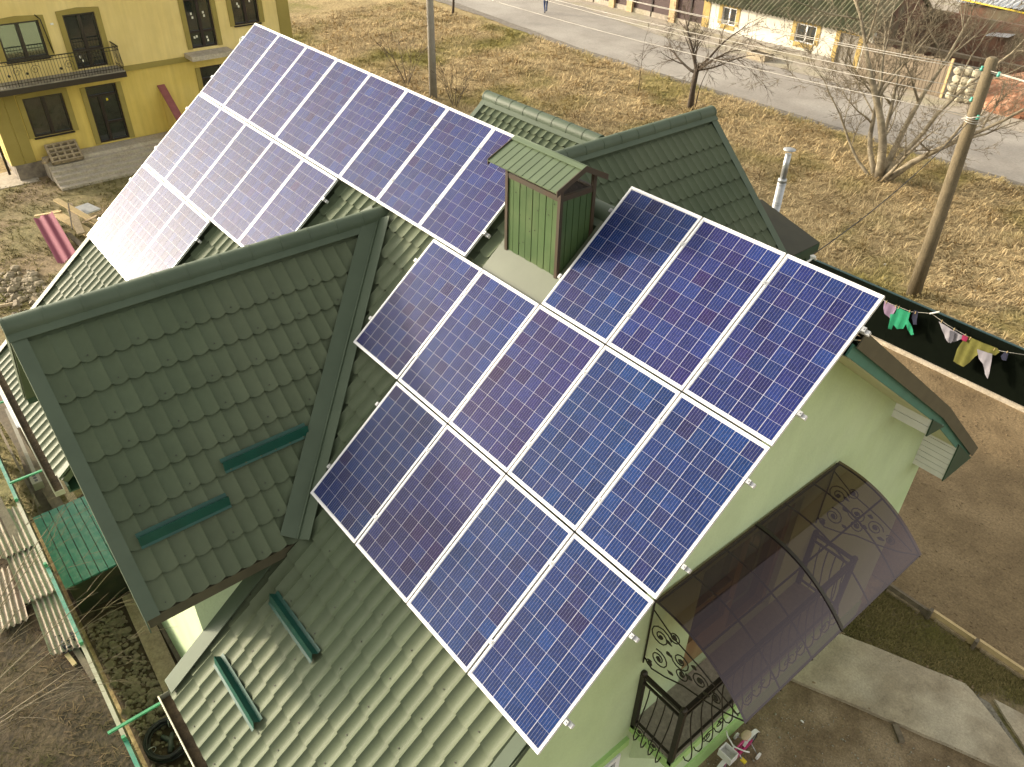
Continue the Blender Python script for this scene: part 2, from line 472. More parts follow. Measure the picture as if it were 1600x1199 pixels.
def mat_ground():
    """rough meadow: straw, brown thatch and green patches by position"""
    m, nt, b = nmat('rough_meadow')
    N, L = nt.nodes, nt.links
    g = N.new('ShaderNodeNewGeometry')

    def nz(s, d, pos=g.outputs['Position']):
        n = N.new('ShaderNodeTexNoise'); n.inputs['Scale'].default_value = s; n.inputs['Detail'].default_value = d
        n.inputs['Roughness'].default_value = .6
        L.new(pos, n.inputs['Vector']); return n.outputs['Fac']

    def ramp(f, a, bb, ca, cb):
        r = N.new('ShaderNodeValToRGB'); r.color_ramp.elements[0].position = a; r.color_ramp.elements[1].position = bb
        r.color_ramp.elements[0].color = (*ca, 1); r.color_ramp.elements[1].color = (*cb, 1); L.new(f, r.inputs[0]); return r.outputs[0]

    def mix(f, a, c):
        x = N.new('ShaderNodeMix'); x.data_type = 'RGBA'; L.new(f, x.inputs[0]); L.new(a, x.inputs[6]); L.new(c, x.inputs[7]); return x.outputs[2]
    straw = ramp(nz(7, 8), .35, .68, (.22, .165, .085), (.44, .345, .18))
    green = ramp(nz(9, 8), .35, .68, (.125, .115, .038), (.25, .22, .072))
    brown = ramp(nz(6, 8), .35, .7, (.14, .10, .055), (.25, .185, .10))
    c = mix(ramp(nz(.22, 4), .49, .66, (0, 0, 0), (1, 1, 1)), straw, green)
    c = mix(ramp(nz(.7, 5), .60, .76, (0, 0, 0), (1, 1, 1)), c, brown)
    L.new(c, b.inputs['Base Color'])
    b.inputs['Roughness'].default_value = 1.0
    b.inputs['Specular IOR Level'].default_value = .1
    bp = N.new('ShaderNodeBump'); bp.inputs['Strength'].default_value = .7; bp.inputs['Distance'].default_value = .03
    L.new(nz(16, 8), bp.inputs['Height']); L.new(bp.outputs[0], b.inputs['Normal'])
    return m


M['meadow'] = mat_ground()


def mat_blades(name, ca, cb, cg, gscale=.22):
    m, nt, b = nmat(name)
    N, L = nt.nodes, nt.links
    g = N.new('ShaderNodeNewGeometry')
    r = N.new('ShaderNodeValToRGB')
    r.color_ramp.elements[0].color = (*ca, 1); r.color_ramp.elements[1].color = (*cb, 1)
    L.new(g.outputs['Random Per Island'], r.inputs[0])
    n = N.new('ShaderNodeTexNoise'); n.inputs['Scale'].default_value = gscale; n.inputs['Detail'].default_value = 4
    L.new(g.outputs['Position'], n.inputs['Vector'])
    r2 = N.new('ShaderNodeValToRGB'); r2.color_ramp.elements[0].position = .49; r2.color_ramp.elements[1].position = .68
    L.new(n.outputs['Fac'], r2.inputs[0])
    x = N.new('ShaderNodeMix'); x.data_type = 'RGBA'; L.new(r2.outputs[0], x.inputs[0]); L.new(r.outputs[0], x.inputs[6])
    x.inputs[7].default_value = (*cg, 1)
    L.new(x.outputs[2], b.inputs['Base Color'])
    b.inputs['Roughness'].default_value = .9
    b.inputs['Specular IOR Level'].default_value = .15
    return m


M['blades'] = mat_blades('dry_grass_blades', (.21, .15, .075), (.66, .51, .28), (.26, .225, .07))
M['blades_green'] = mat_blades('short_turf_blades', (.10, .09, .03), (.24, .19, .08), (.14, .135, .035), .5)
M['blades_dark'] = mat_blades('dark_litter_blades', (.045, .032, .017), (.145, .105, .056), (.055, .052, .02), .8)

def grain(m, scale, amt, cracks=0.0):
    """fine speckle (and optional hairline cracks) multiplied into a base colour"""
    nt = m.node_tree; N, L = nt.nodes, nt.links
    b = N['Principled BSDF']
    old = b.inputs['Base Color'].links[0].from_socket
    g = N.new('ShaderNodeNewGeometry')
    n = N.new('ShaderNodeTexNoise'); n.inputs['Scale'].default_value = scale; n.inputs['Detail'].default_value = 6; n.inputs['Roughness'].default_value = .75
    L.new(g.outputs['Position'], n.inputs['Vector'])
    mr = N.new('ShaderNodeMapRange'); mr.inputs[1].default_value = .32; mr.inputs[2].default_value = .68; mr.inputs[3].default_value = 1 - amt; mr.inputs[4].default_value = 1 + amt
    L.new(n.outputs['Fac'], mr.inputs[0])
    val = mr.outputs[0]
    if cracks:
        nw = N.new('ShaderNodeTexNoise'); nw.inputs['Scale'].default_value = 3; nw.inputs['Detail'].default_value = 5
        L.new(g.outputs['Position'], nw.inputs['Vector'])
        mxv = N.new('ShaderNodeMix'); mxv.data_type = 'RGBA'; mxv.blend_type = 'ADD'; mxv.inputs[0].default_value = .35
        L.new(g.outputs['Position'], mxv.inputs[6]); L.new(nw.outputs['Color'], mxv.inputs[7])
        vo = N.new('ShaderNodeTexVoronoi'); vo.feature = 'DISTANCE_TO_EDGE'; vo.inputs['Scale'].default_value = .75
        L.new(mxv.outputs[2], vo.inputs['Vector'])
        mc = N.new('ShaderNodeMapRange'); mc.inputs[1].default_value = 0; mc.inputs[2].default_value = .006; mc.inputs[3].default_value = 1 - cracks; mc.inputs[4].default_value = 1
        L.new(vo.outputs['Distance'], mc.inputs[0])
        mu = N.new('ShaderNodeMath'); mu.operation = 'MULTIPLY'; L.new(val, mu.inputs[0]); L.new(mc.outputs[0], mu.inputs[1]); val = mu.outputs[0]
    hs = N.new('ShaderNodeHueSaturation'); L.new(val, hs.inputs['Value']); L.new(old, hs.inputs['Color'])
    L.new(hs.outputs[0], b.inputs['Base Color'])


for nm_, sc_, am_, ck_ in (('soil', 22, .42, 0), ('dirt', 30, .42, 0), ('concrete', 26, .22, .16), ('pavement', 7, .25, 0), ('asphalt', 9, .16, 0), ('lawn', 9, .35, 0), ('meadow', 9, .16, 0),
                           ('moss', 24, .45, 0), ('litter', 14, .45, 0), ('slate', 20, .25, 0), ('pale_stone', 12, .2, 0), ('wall', 30, .05, 0), ('screed', 18, .25, 0), ('timber', 25, .25, 0), ('pole_wood', 18, .25, 0)):
    grain(M[nm_], sc_, am_, ck_)
grain(M['roof'], 3.0, .07)

# ================================================================== GROUND
def fbm(x, y, s, o=3):
    v, a = 0.0, 1.0
    for k in range(o):
        v += a * mnoise.noise((x * s, y * s, k * 7.3)); s *= 2.1; a *= .5
    return v


def field_amp(x, y):
    a = 0.0
    if 14.4 < y < 29.0: a = min(1, (y - 14.4) / .8, (29.0 - y) / 1.2)
    return max(0, a)


def make_ground():
    x0, x1, y0, y1, st = -72, 26, -46, 66, .45
    nx, ny = int((x1 - x0) / st), int((y1 - y0) / st)
    vs, fs = [], []
    for j in range(ny + 1):
        for i in range(nx + 1):
            x, y = x0 + i * st, y0 + j * st
            a = field_amp(x, y)
            z = -.02
            if a > 0: z = a * (.10 * (fbm(x, y, .35) + .5) + .045 * fbm(x, y, 1.6, 2))
            if 27.6 < y < 29.2: z += .18 * max(0, 1 - abs(y - 28.3) / .9) * (0.8 + .5 * mnoise.noise((x * .5, 3, 1)))
            vs.append((x, y, z))
    w = nx + 1
    for j in range(ny):
        for i in range(nx):
            k = j * w + i
            fs.append((k, k + 1, k + w + 1, k + w))
    m = MB(); m.add(vs, fs, 0, True)
    B = 900
    m.add([(-B, -B, -.025), (B, -B, -.025), (B, y0, -.025), (-B, y0, -.025)], [(0, 1, 2, 3)])
    m.add([(-B, y1, -.025), (B, y1, -.025), (B, B, -.025), (-B, B, -.025)], [(0, 1, 2, 3)])
    m.add([(-B, y0, -.025), (x0, y0, -.025), (x0, y1, -.025), (-B, y1, -.025)], [(0, 1, 2, 3)])
    m.add([(x1, y0, -.025), (B, y0, -.025), (B, y1, -.025), (x1, y1, -.025)], [(0, 1, 2, 3)])
    m.build('ground', M['meadow'], kind='structure')


make_ground()


def sheet(name, pts, z, material, jit=0.0, seed=1, kind='structure', th=.06, sub=.6):
    """flat slab with slightly ragged outline"""
    rr = random.Random(seed)
    out = []
    n = len(pts)
    for i in range(n):
        a, b = Vector(pts[i]), Vector(pts[(i + 1) % n])
        k = max(1, int((b - a).length / sub)) if jit else 1
        for q in range(k):
            p = a.lerp(b, q / k)
            if jit: p = p + Vector((rr.uniform(-jit, jit), rr.uniform(-jit, jit)))
            out.append((p.x, p.y, z))
    m = MB(); m.prism(out, (0, 0, -th))
    return m.build(name, material, kind=kind)


def strip(name, xs, ya, yb, z, material, jit=.1, seed=2):
    """road-like ribbon along X with uneven edges"""
    rr = random.Random(seed)
    vs, fs = [], []
    for i, x in enumerate(xs):
        vs += [(x, ya(x) + rr.uniform(-jit, jit), z), (x, yb(x) + rr.uniform(-jit, jit), z)]
        if i: fs.append((2 * i - 2, 2 * i, 2 * i + 1, 2 * i - 1))
    m = MB(); m.add(vs, fs)
    return m.build(name, material, kind='structure')


XS = [x * .8 for x in range(-250, 120)]


def road_near(x): return 29.7 + (.0 if x > -33 else .00 + min(1.6, (-33 - x) * .1)) + .12 * mnoise.noise((x * .3, 5, 0))


strip('verge', XS, lambda x: road_near(x) - .75, lambda x: road_near(x) + .3, .012, M['kerbside'], .16, 3)
strip('road', XS, road_near, lambda x: 36.2 + max(0, (-33 - x) * .2), .022, M['asphalt'], .05, 4)
strip('pavement', XS, lambda x: 36.1 + max(0, (-33 - x) * .2), lambda x: 66, .040, M['pavement'], .05, 5)
sheet('garden_soil', [(-12, 6.05), (9, 6.05), (9, 14.0), (-12, 14.0)], .006, M['soil'])
sheet('yard', [(-.52, -6.5), (9, -6.5), (9, 4.4), (-.52, 4.4)], .004, M['dirt'])
sheet('turf_strip', [(-.5, 4.25), (9, 4.25), (9, 5.95), (-.5, 5.95)], .010, M['moss'])
sheet('gravel_strip', [(1.60, 4.95), (2.0, 5.05), (3.3, 4.2), (3.05, 3.9)], .018, M['gravel'], .04, 6)
sheet('path', [(-.45, 2.72), (3.05, 4.16), (2.86, 4.42), (1.72, 4.98), (1.55, 5.02), (-.45, 4.22)], .075, M['concrete'], .012, 7, th=.09, sub=.3)
sheet('path_slab', [(2.02, 5.12), (3.6, 5.5), (3.6, 4.3), (3.2, 4.32)], .06, M['concrete'], .012, 8, th=.08, sub=.3)
sheet('side_passage', [(-13, -6.55), (.2, -6.55), (.2, -5.35), (-13, -5.35)], .004, M['litter'])
sheet('neighbour_soil', [(-19, -22), (8, -22), (8, -6.68), (-19, -6.68)], .006, M['litter'])
sheet('lawn', [(-33.2, -16), (-12.9, -16), (-12.9, 13.6), (-31.2, 13.6), (-31.2, 10.2), (-33.2, 10.0)], .008, M['lawn'], .15, 17)
sheet('apron', [(-33.6, -3.2), (-31.9, -3.2), (-31.9, -1.6), (-33.6, -1.6)], .03, M['pale_stone'], .02, 9)


# ------------------------------------------------------------------ grass and ground litter (stuff)
def blades(name, n, region, size, material, seed, label, cat, dens=None, per=5, lie=.75, zf=None, wmul=1.0):
    rs = np.random.RandomState(seed)
    x0, x1, y0, y1 = region
    px = rs.uniform(x0, x1, n * 3); py = rs.uniform(y0, y1, n * 3)
    keep = np.ones(len(px), bool)
    if dens is not None:
        d = np.array([dens(a, b) for a, b in zip(px, py)])
        keep = rs.uniform(0, 1, len(px)) < d
    px, py = px[keep][:n], py[keep][:n]
    n = len(px)
    pz = np.array([zf(a, b) if zf else 0.0 for a, b in zip(px, py)])
    flow = np.array([mnoise.noise((a * .45, b * .45, 2.0)) for a, b in zip(px, py)]) * 4.5 + .6
    m = n * per
    bx = np.repeat(px, per) + rs.normal(0, .05, m); by = np.repeat(py, per) + rs.normal(0, .05, m); bz = np.repeat(pz, per)
    ang = np.repeat(flow, per) + rs.normal(0, 1.1, m)
    ln = rs.uniform(size[0], size[1], m)
    el = np.clip(rs.normal(1 - lie, .28, m), .05, 1.2)
    wd = ln * rs.uniform(.03, .06, m) * wmul
    dx, dy = np.cos(ang), np.sin(ang)
    h = np.cos(el) * ln; v = np.sin(el) * ln
    P0 = np.stack([bx - dy * wd, by + dx * wd, bz], 1); P1 = np.stack([bx + dy * wd, by - dx * wd, bz], 1)
    P2 = np.stack([bx + dx * h * .6 + dy * wd * .8, by + dy * h * .6 - dx * wd * .8, bz + v * .8 + .01], 1)
    P3 = np.stack([bx + dx * h * .6 - dy * wd * .8, by + dy * h * .6 + dx * wd * .8, bz + v * .8 + .01], 1)
    P4 = np.stack([bx + dx * h, by + dy * h, bz + v * .65 + .005], 1)
    V = np.stack([P0, P1, P2, P3, P4], 1).reshape(-1, 3)
    me = bpy.data.meshes.new(name)
    me.vertices.add(len(V)); me.vertices.foreach_set('co', V.ravel())
    base = np.arange(m) * 5
    li = np.concatenate([np.stack([base, base + 1, base + 2, base + 3], 1), np.stack([base + 3, base + 2, base + 4, base], 1)], 1)
    # quad then triangle per blade
    loops = np.concatenate([np.stack([base, base + 1, base + 2, base + 3], 1), np.stack([base + 3, base + 2, base + 4], 1)], 1).ravel()
    me.loops.add(len(loops)); me.loops.foreach_set('vertex_index', loops.astype(np.int32))
    me.polygons.add(2 * m)
    st = np.stack([np.arange(m) * 7, np.arange(m) * 7 + 4], 1).ravel()
    me.polygons.foreach_set('loop_start', st.astype(np.int32))
    me.update(calc_edges=True)
    me.validate()
    me.materials.append(material)
    o = bpy.data.objects.new(name, me); COL.objects.link(o)
    return tag(o, label, cat, kind='stuff')


def gz(x, y):
    a = field_amp(x, y)
    return a * (.10 * (fbm(x, y, .35) + .5) + .045 * fbm(x, y, 1.6, 2)) + (.16 * max(0, 1 - abs(y - 28.3) / .9) if 27.6 < y < 29.2 else 0)


def dfield(x, y):
    d = .62 + .5 * mnoise.noise((x * .5, y * .5, 9))
    far = max(.35, min(1, 30 / math.hypot(x - 2.5, y + 6.3)))
    if y > 28.8: d *= .6
    return d * far


blades('dry_grass', 52000, (-52, 5, 14.3, 29.3), (.10, .32), M['blades'], 11, 'matted straw coloured grass of the field between fence and road', 'grass', dfield, 5, .92, gz, 1.2)
blades('tall_tufts', 5200, (-50, 5, 14.6, 29.2), (.22, .46), M['blades'], 19, 'taller straw tufts standing in the dry field', 'grass', lambda x, y: .5 + .9 * mnoise.noise((x * .8, y * .8, 21)), 8, .45, gz, .7)
blades('lawn_grass', 14000, (-32, -13, -12, 14.2), (.07, .2), M['blades_green'], 12, 'short patchy grass in front of the yellow house', 'grass', lambda x, y: .6 + .5 * mnoise.noise((x * .6, y * .6, 4)), 5, .6, gz, 1.6)
blades('fallen_litter', 3200, (-14, 1, -11, -6.75), (.06, .22), M['blades_dark'], 13, 'dark dead grass and litter left of the green fence', 'grass', lambda x, y: .7 + .5 * mnoise.noise((x, y, 4)), 5, .9, lambda x, y: .01, .7)
blades('turf', 3000, (-.45, 3.6, 4.35, 5.85), (.03, .10), M['blades_green'], 14, 'mossy grass between concrete path and plank edging', 'grass', lambda x, y: (.55 + .9 * mnoise.noise((x * 2.2, y * 2.2, 31)) if y > 4.3 + max(0, (x - .3) * .55) else 0), 5, .45, lambda x, y: .012, 1.5)


def pebbles(name, n, region, size, material, seed, label, cat, dens=None, z=.01, flat=.6):
    rr = random.Random(seed)
    bm = bmesh.new(); bmesh.ops.create_icosphere(bm, subdivisions=1, radius=1)
    pv = [v.co.copy() for v in bm.verts]; pf = [tuple(q.index for q in f.verts) for f in bm.faces]; bm.free()
    m = MB()
    k = 0
    while k < n:
        x, y = rr.uniform(region[0], region[1]), rr.uniform(region[2], region[3])
        k += 1
        if dens and rr.random() > dens(x, y): continue
        s = rr.uniform(*size) * (1 if rr.random() < .85 else 1.7)
        a = rr.uniform(0, 6.28); ca, sa = math.cos(a), math.sin(a); e = rr.uniform(.6, 1.1)
        vs = []
        for v in pv:
            j = 1 + rr.uniform(-.22, .22)
            X, Y, Z = v.x * s * j, v.y * s * e * j, v.z * s * flat * j
            vs.append((x + X * ca - Y * sa, y + X * sa + Y * ca, z + s * flat * .3 + Z))
        m.add(vs, pf)
    return m.build(name, material, label=label, cat=cat, kind='stuff')


pebbles('field_litter', 500, (-45, 4, 14.6, 29.4), (.02, .06), M['rubble'], 25, 'small stones and scraps scattered in the dry field', 'litter', lambda x, y: .35, z=.05)
pebbles('soil_clods', 3600, (-6, 3, 6.1, 13.8), (.005, .018), M['clod'], 21, 'crumbled clods of earth on the bare garden soil', 'soil')
pebbles('grit', 1500, (-.45, 3.4, -1.0, 4.2), (.005, .014), M['gravel'], 22, 'small grit scattered over the trodden yard', 'gravel', lambda x, y: 1 if y < 2.6 + .41 * x else 0)
pebbles('passage_stones', 620, (-9.3, -5.6, -6.5, -5.9), (.02, .06), M['stone'], 23, 'loose stones along the narrow side passage', 'stones', lambda x, y: .95 if x < -6.4 else .25)
pebbles('path_edge_soil', 900, (-.45, 3.1, 2.6, 5.1), (.008, .03), M['clod'], 26, 'crumbs of soil along the edges of the concrete path', 'soil', lambda x, y: 1 if (abs(y - 2.92 - .411 * (x + .1)) < .05 or abs(y - 4.30 - .40 * (x + .25)) < .06) else 0, z=.05, flat=.5)
pebbles('strip_gravel', 500, (1.5, 3.3, 3.9, 5.1), (.006, .018), M['gravel'], 24, 'pale gravel in the joint between the path slabs', 'gravel', lambda x, y: 1 if abs((y - 5.0) + (x - 1.8) * .66) < .13 else 0, z=.02)

# ================================================================== HOUSE WITH THE SOLAR ROOF
PH = R(39.0)
CP, SP, TP = math.cos(PH), math.sin(PH), math.tan(PH)
RY = -.2                                     # ridge line


def zf(y): return 9 + TP * y - .155 / CP     # front slope, tile bed
ZR = zf(RY)
KY, KZ = 3.12, 6.16                          # slight change of pitch on the rear slope
EY, EZ = 5.45, 4.20


def zb(y):
    if y < KY: return ZR + (KZ - ZR) * (y - RY) / (KY - RY)
    return KZ + (EZ - KZ) * (y - KY) / (EY - KY)


DX, DZ, DEX, DEZ = -6.35, 7.78, -3.87, 5.45  # front wing: ridge X/Z, eave X/Z
DS = (DZ - DEZ) / (DEX - DX)
DY0 = -5.93
BX, BZ, BY1 = -6.38, 7.82, 5.80              # rear wing ridge


def zd(x): return DZ - DS * abs(x - DX)
def zbd(x): return BZ - DS * abs(x - BX)


house = thing('house', 'pale green house with olive metal tile roof carrying the solar panels', 'house', (-6.3, -.3, 0))

TPU, TPW, TST, TAM = .183, .35, .028, .031


def tile_verts():
    K = 12
    top, fs = [], []
    for k in range(K + 1):
        t = k / K
        h = TAM * abs(2 * t - 1) ** 2.1
        top.append((t * TPU, h))
    def e(u): return -.028 * (1 - abs(2 * u / TPU - 1) ** 1.8)      # rounded lower edge of the pan
    vs = [(u, e(u), h + TST) for u, h in top] + [(u, TPW + .05, h - .004) for u, h in top]
    n = K + 1
    f1 = [(k, k + 1, n + k + 1, n + k) for k in range(K)]
    vs += [(u, e(u), h + TST) for u, h in top] + [(u, e(u) + .001, h + TST - .004) for u, h in top] + [(u, .050, h + TST - .012) for u, h in top]
    f2 = [(2 * n + k + 1, 2 * n + k, 3 * n + k, 3 * n + k + 1) for k in range(K)]
    f2 += [(3 * n + k + 1, 3 * n + k, 4 * n + k, 4 * n + k + 1) for k in range(K)]
    return vs, f1, f2


TV, TF1, TF2 = tile_verts()
TVN = np.array(TV)
_m = MB(); _m.add(TV, TF1, 0, True); _m.add([], [])
for f in TF2:
    _m.f.append(f); _m.m.append(0); _m.sm.append(False)
TILE_ME = _m.mesh('roof_tile', M['roof'])
CANDS = []
CAMP = cam.matrix_world.translation


def tile_field(part, O, U, Wv, n_u, n_w, keep, near=None):
    """tiles laid from the eave origin O along U and up the slope Wv"""
    O, U, Wv = Vector(O), Vector(U).normalized(), Vector(Wv).normalized()
    Nn = U.cross(Wv)
    rest = []
    for j in range(n_w):
        for i in range(n_u):
            p = O + U * (i * TPU) + Wv * (j * TPW)
            c = p + U * TPU / 2 + Wv * TPW / 2
            if not keep(c): continue
            mt = frame(p, U, Wv, Nn)
            if near is not None and near(c):
                CANDS.append(((c - CAMP).length, len(CANDS), part, mt))
            else:
                rest.append((part, mt))
    return rest


REST = []
slabs = {}


def slope_slab(key, pts, th=.10):
    """roof deck under the tiles"""
    m = MB()
    pts = [Vector(p) for p in pts]
    n = (pts[1] - pts[0]).cross(pts[2] - pts[0]).normalized()
    if n.z < 0: n = -n
    m.prism([p - n * .012 for p in pts], -n * th)
    slabs[key] = m.build('roof_slope', M['roof'], house)
    return slabs[key]


XV0, XV1 = -12.66, -.20
FE = -5.95
# main slopes
slope_slab('front', [(-4.0, RY, ZR), (XV1, RY, ZR), (XV1, FE, zf(FE)), (-4.0, FE, zf(FE))])
slope_slab('front_mid', [(-8.5, RY, ZR), (-4.0, RY, ZR), (-4.0, -4.2, zf(-4.2)), (-8.5, -4.2, zf(-4.2))])
slope_slab('front_west', [(XV0, RY, ZR), (-8.5, RY, ZR), (-8.5, FE, zf(FE)), (XV0, FE, zf(FE))])
slope_slab('rear_top', [(XV0, RY, ZR), (XV1, RY, ZR), (XV1, KY, KZ), (XV0, KY, KZ)])
slope_slab('rear_low', [(XV0, KY, KZ), (XV1, KY, KZ), (XV1, EY, EZ), (XV0, EY, EZ)])
# front wing and rear wing
slope_slab('wing_e', [(DX, DY0, DZ), (DX, -1.3, DZ), (DEX, -1.3, DEZ), (DEX, DY0, DEZ)])
slope_slab('wing_w', [(DX, DY0, DZ), (DX, -1.3, DZ), (2 * DX - DEX, -1.3, DEZ), (2 * DX - DEX, DY0, DEZ)])
BEX = BX + (DEX - DX)
slope_slab('rear_e', [(BX, .9, BZ), (BX, BY1, BZ), (BEX, BY1, BZ - DZ + DEZ), (BEX, .9, BZ - DZ + DEZ)])
slope_slab('rear_w', [(BX, .9, BZ), (BX, BY1, BZ), (2 * BX - BEX, BY1, BZ - DZ + DEZ), (2 * BX - BEX, .9, BZ - DZ + DEZ)])
# north-west wing, ridge parallel to the main one
NY, NX0, NE = 3.08, -9.52, 6.0
NT = .76
slope_slab('nw_s', [(NX0, NY, BZ), (BX, NY, BZ), (BX, 1.6, BZ - NT * (NY - 1.6)), (NX0, 1.6, BZ - NT * (NY - 1.6))])
slope_slab('nw_n', [(NX0, NY, BZ), (BX, NY, BZ), (BX, NE, BZ - NT * (NE - NY)), (NX0, NE, BZ - NT * (NE - NY))])

nW = int((RY - FE) / CP / TPW)
nU = int((XV1 - XV0) / TPU)


def keep_front(c):
    if -8.5 < c.x < -4.0 and zd(c.x) > c.z + .10: return False
    if -8.5 < c.x < -4.0 and c.y < -4.2: return False
    return True


REST += tile_field(slabs['front'], (XV0 + .05, FE, zf(FE)), (1, 0, 0), (0, CP, SP), nU, nW, lambda c: keep_front(c) and c.x > -4.0, lambda c: c.y < -3.75 or (c.x < -3.1 and c.y < -2.2))
REST += tile_field(slabs['front_mid'], (XV0 + .05, FE, zf(FE)), (1, 0, 0), (0, CP, SP), nU, nW, lambda c: keep_front(c) and -8.5 < c.x <= -4.0)
REST += tile_field(slabs['front_west'], (XV0 + .05, FE, zf(FE)), (1, 0, 0), (0, CP, SP), nU, nW, lambda c: keep_front(c) and c.x <= -8.5)
_l = math.hypot(KY - RY, ZR - KZ)
REST += tile_field(slabs['rear_top'], (XV1, KY, KZ), (-1, 0, 0), (0, RY - KY, ZR - KZ), nU, int(_l / TPW), lambda c: not (abs(c.x - BX) < 2.4 and zbd(c.x) > c.z + .1))
_l = math.hypot(EY - KY, EZ - KZ)
REST += tile_field(slabs['rear_low'], (XV1, EY, EZ), (-1, 0, 0), (0, KY - EY, KZ - EZ), nU, int(_l / TPW), lambda c: not (abs(c.x - BX) < 2.4))
DL = math.hypot(DEX - DX, DZ - DEZ)
dc, ds = (DEX - DX) / DL, (DZ - DEZ) / DL
nD = int(DL / TPW)
REST += tile_field(slabs['wing_e'], (DEX, DY0 + .14, DEZ), (0, 1, 0), (-dc, 0, ds), 26, nD, lambda c: c.z + .06 > zf(c.y), lambda c: True)
REST += tile_field(slabs['wing_w'], (2 * DX - DEX, -1.3, DEZ), (0, -1, 0), (dc, 0, ds), 25, nD, lambda c: c.z + .06 > zf(c.y))
REST += tile_field(slabs['rear_e'], (BEX, .9, BZ - DZ + DEZ), (0, 1, 0), (-dc, 0, ds), 26, nD, lambda c: c.z + .06 > zb(c.y) and c.y < BY1 - .12)
REST += tile_field(slabs['rear_w'], (2 * BX - BEX, BY1 - .1, BZ - DZ + DEZ), (0, -1, 0), (dc, 0, ds), 26, nD, lambda c: c.z + .06 > zb(c.y))
_nl = math.hypot(1, NT)
REST += tile_field(slabs['nw_s'], (NX0 + .08, NY - 4.9 * TPW / _nl, BZ - NT * 4.9 * TPW / _nl), (1, 0, 0), (0, 1 / _nl, NT / _nl), 17, 5, lambda c: c.x < BX and c.z + .1 > zbd(c.x))
REST += tile_field(slabs['nw_n'], (BX, NE, BZ - NT * (NE - NY)), (-1, 0, 0), (0, -1 / _nl, NT / _nl), 16, int((NE - NY) * _nl / TPW), lambda c: True)
CANDS.sort(key=lambda t: t[:2])
for dd, ii, part, mt in CANDS[:298]:
    inst('roof_tile', TILE_ME, part, mt)
REST += [(p, mt) for _, _, p, mt in CANDS[298:]]
by = {}
for p, mt in REST: by.setdefault(p.name, (p, []))[1].append(mt)
for nm, (p, ms) in by.items():
    off = WL[p.name]
    vs, fs, sm = [], [], []
    for q, mt in enumerate(ms):
        A = np.array([list(r) for r in mt])
        vv = TVN @ A[:3, :3].T + A[:3, 3] - np.array(off)
        b = q * len(TV)
        vs.append(vv)
        fs += [tuple(b + i for i in f) for f in TF1] + [tuple(b + i for i in f) for f in TF2]
        sm += [True] * len(TF1) + [False] * len(TF2)
    me = bpy.data.meshes.new('tile_sheet')
    me.from_pydata(np.concatenate(vs).tolist(), [], fs)
    me.polygons.foreach_set('use_smooth', sm)
    me.materials.append(M['roof'])
    o = bpy.data.objects.new('tile_sheet', me); COL.objects.link(o); o.parent = p
    WL[o.name] = off
    tag(o, kind='stuff')


# ---- fixing screws: one small dark head per second tile on the slopes in view
def screws(part, keep):
    m = MB()
    for d_, i_, p_, mt in CANDS:
        if p_ is not part or (i_ * 7) % 3: continue
        c = mt @ Vector((TPU * .5, .05, TST * .86 + .002))
        u, w, n = mt.to_3x3() @ Vector((1, 0, 0)), mt.to_3x3() @ Vector((0, 1, 0)), mt.to_3x3() @ Vector((0, 0, 1))
        m.tube([c, c + n * .006], .0075, 6, smooth=False)
    o = m.build('screw_heads', M['cable'], part, kind='stuff')


screws(slabs['front'], None)
screws(slabs['wing_e'], None)


# ---- ridge caps
def cap_mesh(L=.40, r=.115):
    m = MB()
    n = 9
    for (a, b, rr) in ((0, L, r), (0, .03, r + .006)):
        ring = []
        for k in range(n + 1):
            t = math.pi * (-.08 + 1.16 * k / n)
            ring.append((math.cos(t) * rr, math.sin(t) * rr))
        vs = [(a, y, z) for y, z in ring] + [(b, y, z) for y, z in ring]
        m.add(vs, [(k, k + 1, n + 2 + k, n + 1 + k) for k in range(n)], 0, True)
        m.add([(a, y, z) for y, z in ring], [tuple(range(n + 1))])
        m.add([(b, y, z) for y, z in ring], [tuple(range(n, -1, -1))])
    for sy in (-1, 1):                      # side flanges lying on the slopes
        m.obox((0, sy * r * .9, -.03), (L, 0, 0), (0, sy * .075, -.06), (0, 0, .008))
    return m.mesh('ridge_cap', M['trim'])


CAP = cap_mesh()


def ridge(part, a, b, dz=.015):
    a, b = Vector(a), Vector(b)
    d = (b - a); L = d.length; d.normalize()
    n = max(1, round(L / .40))
    s = L / n / .40
    y = Vector((0, 0, 1)).cross(d); z = d.cross(y)
    for k in range(n):
        mt = frame(a + d * (L * k / n) + Vector((0, 0, dz)), d * s, y, z)
        inst('ridge_cap', CAP, part, mt)


ridge(slabs['front'], (XV0, RY, ZR), (XV1, RY, ZR))
ridge(slabs['wing_e'], (DX, DY0 - .03, DZ), (DX, -1.2, DZ))
ridge(slabs['rear_e'], (BX, BY1 + .03, BZ), (BX, .95, BZ))
ridge(slabs['nw_s'], (NX0 - .03, NY, BZ), (BX - .1, NY, BZ))


# ---- rake trims, fascias, valleys
def rake(p, q, inward, w=.17, drop=.17, lift=.045, name='rake_trim', material='trim'):
    """folded trim on a rake edge from p (top) to q (bottom); inward points onto the roof"""
    p, q, iw = Vector(p), Vector(q), Vector(inward).normalized()
    d = (q - p).normalized()
    n = iw.cross(d)
    if n.z < 0: n = -n
    m = MB()
    m.obox(p + n * lift, q - p, iw * w, n * .012)
    m.obox(p + n * (lift + .012), q - p, -iw * .014, Vector((0, 0, -drop)))
    return m.build(name, M[material], house)


